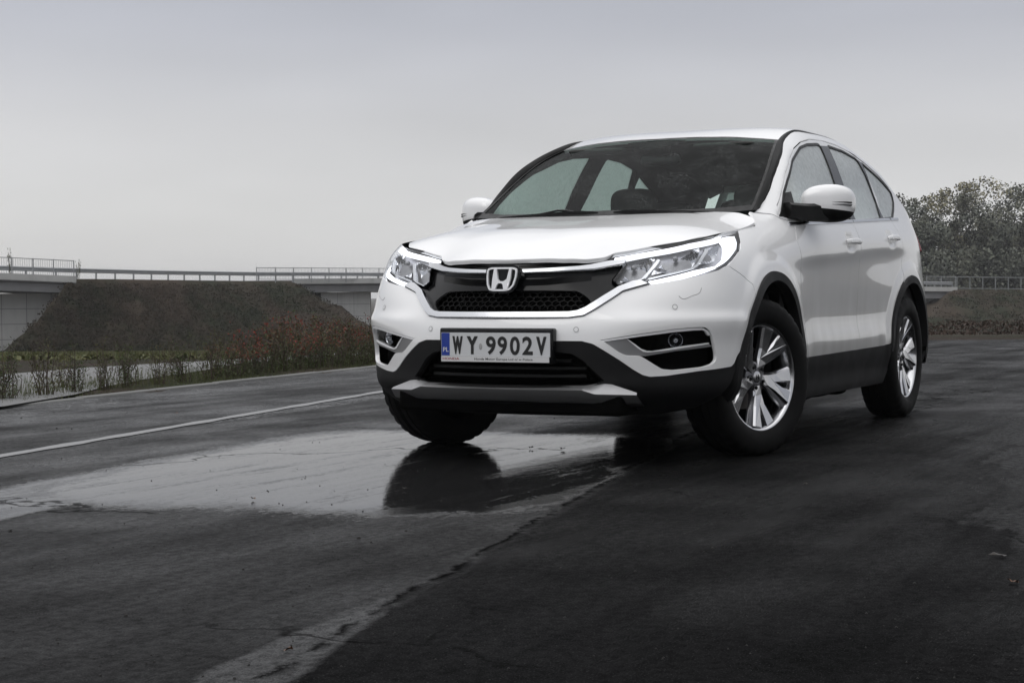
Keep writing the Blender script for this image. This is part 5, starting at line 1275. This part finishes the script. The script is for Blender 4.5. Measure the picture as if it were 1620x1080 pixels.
def railing(pxs,step,h,label,rails,rad=.03,infill=0,m=None,name='railing',thick=.028,cat='railing'):
    m=m or M['galv'];P=np.array([dk(px) for px in pxs]);Q=resample(P,max(2,int(np.linalg.norm(np.diff(P,axis=0),axis=1).sum()/step)+1))
    root=empty(name,tuple(Q[len(Q)//2]),label,cat)
    for i,q in enumerate(Q):
        V,F=box(q[0]-thick,q[0]+thick,q[1]-thick,q[1]+thick,q[2]-.15,q[2]+h+.02);mesh('post',V,F,m,root,smooth=False)
    for z,r in rails:
        V,F=extr(Q,[(-r,z-r),(-r,z+r),(r,z+r),(r,z-r)]);mesh('rail',V,F,m,root,smooth=False)
    if infill:
        Z=resample(Q,int(len(Q)*infill));parts=[box(q[0]-.008,q[0]+.008,q[1]-.008,q[1]+.008,q[2]+.12,q[2]+h-.03) for q in Z];V,F=merge(*parts);mesh('balusters',V,F,m,root,smooth=False)
    return root
railing([-1500,-420,0,117],1.42,1.30,'tall pale metal railing on the bridge at the left edge',[(1.28,.025),(.15,.02)],infill=9)
railing([406,600,900,1200,1460],2.1,1.12,'pale metal railing on the deck left of and behind the car',[(1.10,.025),(.14,.02)],infill=12)
railing([1466,1512],1.6,1.30,'short run of pale railing just right of the car\'s tail',[(1.28,.03),(.7,.02),(.15,.02)],infill=8)
railing([1514,1700,2100],1.42,1.28,'dark panelled railing along the right embankment in front of the trees',[(1.26,.05),(.10,.04)],m=M['fdark'],thick=.045)
# crash barrier with posts along the embankment top
def barrier(pxs,label):
    P=np.array([dk(px)+f2*.9 for px in pxs]);Q=resample(P,max(2,int(np.linalg.norm(np.diff(P,axis=0),axis=1).sum()/2.0)));root=empty('crash_barrier',tuple(Q[len(Q)//2]),label,'crash barrier')
    for q in Q:
        V,F=box(q[0]-.04,q[0]+.04,q[1]-.05,q[1]+.05,q[2]-.1,q[2]+.72);mesh('post',V,F,M['galv'],root,smooth=False)
    V,F=extr(Q,[(-.05,.44),(-.11,.49),(-.11,.55),(-.05,.60),(-.11,.65),(-.11,.71),(-.05,.76),(-.04,.76),(-.04,.44)]);mesh('beam',V,F,M['galv'],root,smooth=False)
barrier(np.linspace(-1500,1510,20),'long grey crash barrier along the raised road between and over the bridges')
# ---- vegetation
def leafmat(name,c1,c2,scale=1.3):
    m,t,b,pos=shader(name);oi=nn(t,'ShaderNodeObjectInfo')
    a=noise(t,pos,scale,3,.6);col=mixc(t,mrange(t,a,.35,.65),c1,c2)
    hs=nn(t,'ShaderNodeHueSaturation');t.links.new(mrange(t,oi.outputs['Random'],0,1,.75,1.2),hs.inputs['Value']);t.links.new(col,hs.inputs['Color'])
    t.links.new(hs.outputs[0],b.inputs['Base Color']);b.inputs['Roughness'].default_value=.6;b.inputs['Specular IOR Level'].default_value=.25
    return m
M['leaf_g']=leafmat('green_leaf',(.040,.058,.020),(.070,.084,.028),3);M['leaf_o']=leafmat('olive_leaf',(.052,.062,.022),(.095,.092,.034),3)
M['leaf_r']=leafmat('red_leaf',(.27,.032,.024),(.13,.035,.022),5);M['leaf_b']=leafmat('rust_leaf',(.12,.045,.02),(.06,.045,.022),5)
M['leaf_w']=leafmat('weed_leaf',(.030,.036,.013),(.040,.038,.016),.5);M['dry']=leafmat('dry_stalk',(.034,.023,.016),(.060,.038,.028),.4)
M['stem']=mat('brown_stem',(.055,.038,.028),.8,noise=.3);M['bark']=mat('bark',(.05,.042,.036),.9,noise=.3)
M['tree_g']=leafmat('tree_leaf_green',(.115,.122,.092),(.16,.162,.115),.35);M['tree_d']=leafmat('tree_leaf_dark',(.078,.088,.072),(.115,.122,.09),.35);M['tree_y']=leafmat('tree_leaf_autumn',(.30,.27,.15),(.19,.185,.115),.35)  # leaf colours lightened and greyed to carry the distance haze
M['grass']=leafmat('grass_blade',(.050,.068,.022),(.085,.085,.036),2)
def leaves(C,size,rng,asp=.5,up=.3):
    """one folded quad per centre"""
    n=len(C);d=rng.normal(0,1,(n,3));d[:,2]+=up;d/=np.linalg.norm(d,axis=1,keepdims=True);s=rng.normal(0,1,(n,3));s-=d*(s*d).sum(1,keepdims=True);s/=np.linalg.norm(s,axis=1,keepdims=True)
    L=(size*rng.uniform(.6,1.3,n))[:,None];V=np.stack([C-d*L*.5,C+s*L*asp*.5,C+d*L*.5,C-s*L*asp*.5],1).reshape(-1,3);F=[(4*i,4*i+1,4*i+2,4*i+3) for i in range(n)];return V,F
def orient(V,F,N):
    v=V.reshape(-1,4,3);g=np.cross(v[:,1]-v[:,0],v[:,2]-v[:,0]);fl=(g*N).sum(1)<0
    return [tuple(reversed(f)) if b else f for f,b in zip(F,fl)]
def shrub(seed,h,ns,leafy,mat1,mat2=None,spread=.16,size=.022,label='',group='',bare=.1):
    r=np.random.RandomState(seed);root=empty('kerbside_shrub',(0,0,0),label,'shrub',group);PINV[root.name]=Matrix()
    SV=[];C=[];Ct=[]
    for i in range(ns):
        a=r.uniform(0,6.28);sp=spread*r.uniform(.3,1);hh=h*r.uniform(.6,1.08);b=np.array([math.cos(a)*.04,math.sin(a)*.04,-.02]);e=np.array([math.cos(a)*sp,math.sin(a)*sp,hh])
        P=[b+(e-b)*t+np.array([math.cos(a),math.sin(a),0])*.04*math.sin(t*3)*r.uniform(-1,1) for t in np.linspace(0,1,6)];SV.append(sweep(P,[(1,0,0.1)]*6,circ(.0042,4),taper=np.linspace(1,.35,6)))
        k=int(leafy*r.uniform(.6,1.3))
        for j in range(k):
            t=r.uniform(bare,1.02);q=b+(e-b)*min(t,1)+r.normal(0,1,3)*[.028,.028,.02]*(1.25-.5*t);(Ct if (mat2 and t>.72 and r.rand()<.6) else C).append(q)
        # side twigs
        for j in range(2):
            t=r.uniform(.35,.9);p0=b+(e-b)*t;p1=p0+np.array([r.normal(0,.045),r.normal(0,.045),.06]);SV.append(sweep([p0,p1],[(1,0,.1)]*2,circ(.0022,3)))
    V,F=merge(*SV);mesh('stems',V,F,M['stem'],root,smooth=False)
    V,F=leaves(np.array(C),size,r);mesh('leaves',V,F,mat1,root,smooth=False)
    if mat2 and Ct: V,F=leaves(np.array(Ct),size*1.05,r);mesh('red_tips',V,F,mat2,root,smooth=False)
    return root
LG='leggy green shrubs along the kerb';LR='bushy shrubs with red tops along the kerb'
lg=[shrub(10+i,.43,10+i%3,46,M['leaf_o'] if i%2 else M['leaf_g'],spread=.13,size=.020,label='leggy sparse green shrub in the kerbside row',group=LG,bare=.15) for i in range(4)]
lr=[shrub(30+i,.40,16,46,M['leaf_g'],M['leaf_r'] if i%3 else M['leaf_b'],spread=.21,size=.022,label='bushy red-tipped shrub in the kerbside row',group=LR,bare=.05) for i in range(4)]
usedl=set()
def putshrub(src,px,back,label,scale=1.,gk=None):
    # position along the kerb from the photo column
    t=np.linspace(-10,24,1400);Q=K0[None]+KD[None]*t[:,None]+KN[None]*back
    d=np.stack([Q[:,0]-CAM[0],Q[:,1]-CAM[1],np.full(len(Q),-CAM[2])],1);u=810+FPX*(d@RT)/(d@FW);i=np.abs(u-px).argmin();q=Q[i]
    first=src.name not in usedl;usedl.add(src.name)
    sc=scale*random.uniform(.9,1.1)
    place(src,(q[0],q[1],-.01),random.uniform(0,6.28),first=first,scale=(sc,sc,sc*random.uniform(.92,1.08)),label=label)
LSP='leggy sparse green shrub, one of the thin upright row along the kerb at left'
RSP='dense bushy shrub with red leaf tips, one of many along the kerb'
ORD=['first','second','third','fourth','fifth','sixth','seventh','eighth','ninth','tenth','eleventh','twelfth','thirteenth','fourteenth']
LF=[-420,-370,-320,-275,-232,-190,-150,-105,-62,-20,12,72,118,165,205,252,292,330]
for i,px in enumerate(LF): putshrub(lg[i%4],px,.38,('leggy green shrub, %s from the left edge in the front row along the kerb'%ORD[i-10]) if i>=10 else 'leggy green shrub of the kerb row beyond the left edge of the view',1.02 if px<100 else .95)
for i,px in enumerate([-80,0,100,190,275,350]): putshrub(lg[(i+1)%4],px,.80,'smaller leggy green shrub standing behind the front row along the kerb',.85)
RF=[352,378,402,426,448,470,492,512,531,550,568,586,604,622]
for i,px in enumerate(RF): putshrub(lr[i%4],px,.42,('dense red-tipped shrub, %s from the left in the front row along the kerb'%ORD[i]) if px<590 else 'dense red-tipped kerb shrub hidden behind the bumper of the car',.88+.14*(i/14))
for i,px in enumerate([395,430,460,490,517,543,566,590,612]): putshrub(lr[(i+2)%4],px,.95,'taller red-tipped shrub in the middle row behind the kerb row',1.12)
for i,px in enumerate([440,480,515,548,580]): putshrub(lr[(i+1)%4],px,1.5,'tallest red-tipped shrub in the rearmost row before the embankment',1.25)
# verge grass and weeds (uncountable)
r=np.random.RandomState(5);n=42000;al=r.uniform(-9,18,n);ou=np.abs(r.normal(0,1,n))**1.1*.65+.08;base=K0+KD*al[:,None]+KN*ou[:,None]
hgt=r.uniform(.02,.075,n)*(1+.9*(ou>.35));lean=r.normal(0,.025,(n,2));zz=ground(base[:,0],base[:,1])-.03;w=r.uniform(.002,.005,n);ang=r.uniform(0,6.28,n)
c,s=np.cos(ang)*w,np.sin(ang)*w
V=np.stack([np.column_stack([base[:,0]-c,base[:,1]-s,zz]),np.column_stack([base[:,0]+c,base[:,1]+s,zz]),np.column_stack([base[:,0]+lean[:,0],base[:,1]+lean[:,1],zz+hgt])],1).reshape(-1,3)
mesh('verge_grass',V,[(3*i,3*i+1,3*i+2) for i in range(n)],M['grass'],None,smooth=False,kind='stuff',label='thin grass and weeds between kerb and path',category='grass')
# weeds on the ground further off and on the slopes
def scatter(name,pts,hmin,hmax,wd,m,label,seed=3):
    r=np.random.RandomState(seed);n=len(pts);C=np.repeat(pts,3,0)+r.normal(0,1,(3*n,3))*[wd,wd,0];V,F=leaves(C+np.array([0,0,(hmin+hmax)/2]),(hmin+hmax)*.6,r,asp=.5,up=.8)
    mesh(name,V,F,m,None,smooth=False,kind='stuff',label=label,category='weeds')
r=np.random.RandomState(9);pts=[]
for k in range(16000):
    D=r.uniform(19,100)**1.0;px=r.uniform(-900,700);q=W(px,540,D);pts.append((q[0],q[1],float(ground(q[0],q[1]))-.02))
pts=np.array(pts)
def onpath(p): 
    pr=((p[:,0]-CAM[0])*FW[0]+(p[:,1]-CAM[1])*FW[1]);return pr
scatter('meadow_weeds',pts[onpath(pts)>30],.05,.22,.10,M['leaf_o'],'low rough weeds on the flat ground below the embankment')
def slopepts(tl,tr,bl,br,Dl,Dr,n,seed):
    r=np.random.RandomState(seed);o=[]
    for _ in range(n):
        a,f=r.rand(),.06+.94*r.rand()**.8;t=dk(tl+(tr-tl)*a);q=W(bl+(br-bl)*a,540,Dl+(Dr-Dl)*a);b=np.array([q[0],q[1],float(ground(q[0],q[1]))-.3]);o.append(t+(b-t)*f)
    return np.array(o)
sp1=slopepts(112,465,6,655,103,128,9000,2);k=np.sin(sp1[:,0]*.35)+np.sin(sp1[:,1]*.5+1)+r.normal(0,.8,len(sp1))
scatter('embankment_weeds',sp1[k>.0],.05,.24,.14,M['slope'],'green weeds dotted over the left embankment')
scatter('embankment_scrub',sp1[k<-.0],.05,.24,.14,M['slope'],'dry brown stalks over the left embankment')
sp2=slopepts(1512,2300,1440,2420,150,158,7000,4)
scatter('embankment_weeds',sp2,.06,.30,.17,M['slope'],'rough weeds over the right embankment')
# low hedge of scrub at the foot of the right embankment
r=np.random.RandomState(21);pp=[]
for _ in range(9000):
    px=r.uniform(1100,2300);D=r.uniform(29,40);q=W(px,540,D);pp.append((q[0],q[1],float(ground(q[0],q[1]))-.02+r.uniform(0,.25)**1.0*(D>31)))
scatter('roadside_scrub',np.array(pp)[::2],.02,.10,.05,M['dry'],'low scrub beyond the far edge of the tarmac on the right')
# ---- trees on the right
def tree(loc,h,w,seed,m,label,nl=17000,size=.31):
    r=np.random.RandomState(seed);root=empty('tree',tuple(loc),label,'tree','trees behind the right railing');PINV[root.name]=Matrix()
    SV=[];tips=[]
    tr=[(0,0,-.5),(r.normal(0,.2),r.normal(0,.2),h*.3),(r.normal(0,.4),r.normal(0,.4),h*.62),(r.normal(0,.5),r.normal(0,.5),h*.78)];P=smoothline(np.array(tr),10)
    SV.append(sweep(P,[(1,0,.05)]*10,circ(h*.018,7),taper=np.linspace(1.2,.25,10)))
    for i in range(16):
        t=r.uniform(.18,.95);p0=P[int(t*9)];a=r.uniform(0,6.28);ln=w*.5*r.uniform(.5,1.0)*(1.15-t*.75);e=p0+np.array([math.cos(a)*ln,math.sin(a)*ln,ln*r.uniform(.2,.9)]);mid=(p0+e)/2+[0,0,-.05*ln]
        L=smoothline(np.array([p0,mid,e]),6);SV.append(sweep(L,[(0,0.1,1)]*6,circ(h*.007,5),taper=np.linspace(1,.3,6)));tips+=[L[3],L[4],e]
    V,F=merge(*SV);mesh('trunk',V,F,M['bark'],root,smooth='auto')
    tips=np.array(tips);cl=[];
    K=84;cs=[]
    for i in range(K):
        if i<len(tips): c=tips[i]*[.72,.72,.90]+r.normal(0,.3,3)
        else:
            a=r.uniform(0,6.28);zz=r.uniform(.10,.95);rad=w*.5*math.sin(math.pi*min(1,.22+.70*zz))**.6*r.uniform(.35,1.0)**.6;c=np.array([math.cos(a)*rad,math.sin(a)*rad,zz*h])
        rr=w*r.uniform(.08,.17);cs.append((c,rr))
    per=nl//K
    for c,rr in cs:
        d=r.normal(0,1,(per,3));d/=np.linalg.norm(d,axis=1,keepdims=True);cl.append(c+d*(rr*r.uniform(.45,1.05,per)[:,None])*[1,1,.8])
    C=np.concatenate(cl);C=C[C[:,2]>.3];V,F=leaves(C,size,r,asp=.7);Nn_=C-np.array([0,0,h*.42]);Nn_/=np.linalg.norm(Nn_,axis=1,keepdims=True);Nn_=Nn_*.8+r.normal(0,.28,Nn_.shape);Nn_/=np.linalg.norm(Nn_,axis=1,keepdims=True);F=orient(V,F,Nn_);mesh('crown',V,F,m,root,normals=np.repeat(Nn_,4,0))
    return root
def base(px,D):
    q=W(px,540,D);return (q[0],q[1],float(ground(q[0],q[1]))-.2)
TR=[(1432,318,196,6.5,'tree_d','small dark tree just right of the car\'s tail'),(1455,306,214,9,'tree_g','pale grey-green tree with a ragged top, second from the car'),(1492,300,205,9,'tree_g','grey-green tree left of the tall yellowing one'),
    (1530,279,200,9.5,'tree_y','tallest tree, its top turning yellow'),(1566,286,208,8.5,'tree_y','yellow-green tree right of the tallest one'),(1596,290,198,9,'tree_d','dark green tree near the right edge'),(1630,287,206,10,'tree_d','dark tree cut by the right edge of the view'),
    (1470,345,188,8,'tree_d','low dark tree in front of the grey-green ones'),(1512,335,186,8.5,'tree_d','dark lower tree under the tallest one'),(1552,330,187,8,'tree_g','mid green lower tree in front of the yellow-green one'),(1590,335,185,8.5,'tree_d','dark lower tree in front near the right edge'),(1625,330,188,8.5,'tree_g','green lower tree at the right edge'),
    (1690,300,200,11,'tree_d','dark tree beyond the right edge of the view'),(1760,310,205,12,'tree_g','green tree beyond the right edge of the view')]
TR+=[(px,300+17*math.sin(px*.013),196+9*math.sin(px*.03),12,'tree_g' if i%2 else 'tree_d','tree of the belt running on far to the right, number %s out of view'%w) for i,(px,w) in enumerate(((1830,'first'),(1900,'second'),(1970,'third'),(2050,'fourth'),(2130,'fifth'),(2210,'sixth')))]
for i,(px,py,D,w,mm,lb) in enumerate(TR):
    b=base(px,D);top=W(px,py,D)[2];tree(b,(top-b[2]),w*1.25,100+i,M[mm],lb)
r=np.random.RandomState(40);pp=[]
for _ in range(42000):
    px=r.uniform(1405,2300);D=r.uniform(178,225);q=W(px,540,D);pp.append((q[0],q[1],r.uniform(-3.5,5.5)))
pp=np.array(pp);V,F=leaves(pp,.36,r,asp=.8);Nn_=np.tile([-FW[0],-FW[1],.9],(len(pp),1))+r.normal(0,.35,(len(pp),3));Nn_/=np.linalg.norm(Nn_,axis=1,keepdims=True);F=orient(V,F,Nn_);mesh('undergrowth',V,F,M['tree_d'],None,normals=np.repeat(Nn_,4,0),kind='stuff',label='dense dark undergrowth filling the space under the trees',category='undergrowth')
# two saplings on the raised road by the left bridge
for px,hh,lb in ((8,1.9,'tiny bare sapling sticking up behind the left bridge railing'),(117,1.3,'tiny sapling at the right end of the left bridge railing')):
    rt_=shrub(60+px,1.0,7,26,M['leaf_o'],spread=.22,size=.07,label=lb,group='saplings by the left bridge');q=dk(px)+f2*1.2;rt_.location=q;rt_.scale=(1.2,1.2,hh);rt_['category']='sapling';rt_.name='sapling';del rt_['group']
# ---- fallen leaves and grit on the wet road
lm=[mat('fallen_leaf_brown',(.10,.045,.02),.5,noise=.3),mat('fallen_leaf_dark',(.02,.016,.012),.5,noise=.3)]
def fleaf(px,py,sz,m,label):
    q=None;C=W(px,py,1.)-CAM;t=-CAM[2]/C[2];q=CAM+C*t;r=np.random.RandomState(px);n=9;V=[(0,0,.006)];
    for i in range(n):
        a=6.28*i/n;rad=sz*(1 if i%3 else 1.35)*r.uniform(.8,1.1);V.append((rad*math.cos(a),rad*.6*math.sin(a),.004+.010*r.rand()))
    F=[(0,1+i,1+(i+1)%n) for i in range(n)]
    o=mesh('fallen_leaf',V,F,m,None,smooth=False,label=label,category='leaf',group='fallen leaves on the road');o.location=(q[0],q[1],.001);o.rotation_euler=(0,0,r.uniform(0,6))
for a in ((401,791,.012,0,'small brown leaf on the wet patch left of the front wheel'),(457,1031,.012,0,'small orange-brown leaf near the bottom edge, left of centre'),(1604,924,.016,0,'brown leaf at the right edge of the road'),(1580,882,.022,1,'dark twig-like leaf near the right edge'),(882,677,.020,1,'dark leaf seen in the gap under the car'),(840,710,.014,1,'dark leaf on the puddle below the plate'),(890,712,.018,1,'second dark leaf on the puddle, right of the first'),(280,655,.012,0,'tiny leaf near the painted line'),(1275,768,.010,1,'dark speck of leaf below the front wheel'),(640,775,.010,1,'dark fragment at the edge of the tyre reflection')):
    fleaf(a[0],a[1],a[2],lm[a[3]],a[4])
# grit and small stones lying about on the tarmac
r=np.random.RandomState(77);VV=[];FF=[]
for i in range(900):
    D=2.8+r.rand()**1.5*9;px=r.uniform(-60,1680);q=W(px,540,D);x,y=q[0],q[1]
    if abs(y)<.95 and -3.4<x<.95: continue
    if (x-K0[0])*KN[0]+(y-K0[1])*KN[1]>-.05: continue
    s=r.uniform(.0012,.0038)*(1+1.2*(r.rand()<.06));k=len(VV);a=r.uniform(0,6.28)
    P_=[(math.cos(a+t)*s*r.uniform(.7,1.2),math.sin(a+t)*s*r.uniform(.7,1.2),0) for t in (0,1.3,2.4,3.7,5.)]
    VV+=[(x+u,y+v,.0005) for u,v,_ in P_]+[(x+u*.5,y+v*.5,s*.8) for u,v,_ in P_];FF+=[(k+j,k+(j+1)%5,k+5+(j+1)%5,k+5+j) for j in range(5)]+[tuple(k+5+j for j in range(5))]
mesh('grit',VV,FF,mat('grit',(.018,.017,.016),.6,noise=.8,nscale=3,spec=.2),None,smooth=False,kind='stuff',label='fine grit and small stones scattered over the wet road',category='grit')
# ---- damp air
HZ=.0004
def haze():
    m=bpy.data.materials.new('haze');m.use_nodes=True;t=m.node_tree;t.nodes.clear();o=t.nodes.new('ShaderNodeOutputMaterial');v=t.nodes.new('ShaderNodeVolumePrincipled')
    v.inputs['Color'].default_value=(.92,.93,.95,1);v.inputs['Density'].default_value=HZ;v.inputs['Anisotropy'].default_value=.2;t.links.new(v.outputs[0],o.inputs['Volume'])
    V,F=box(-2300,2300,-2300,2300,-7.5,19);return mesh('haze',V,F,m,None,smooth=False,kind='stuff',label='thin damp mist over the whole place',category='haze')
haze()
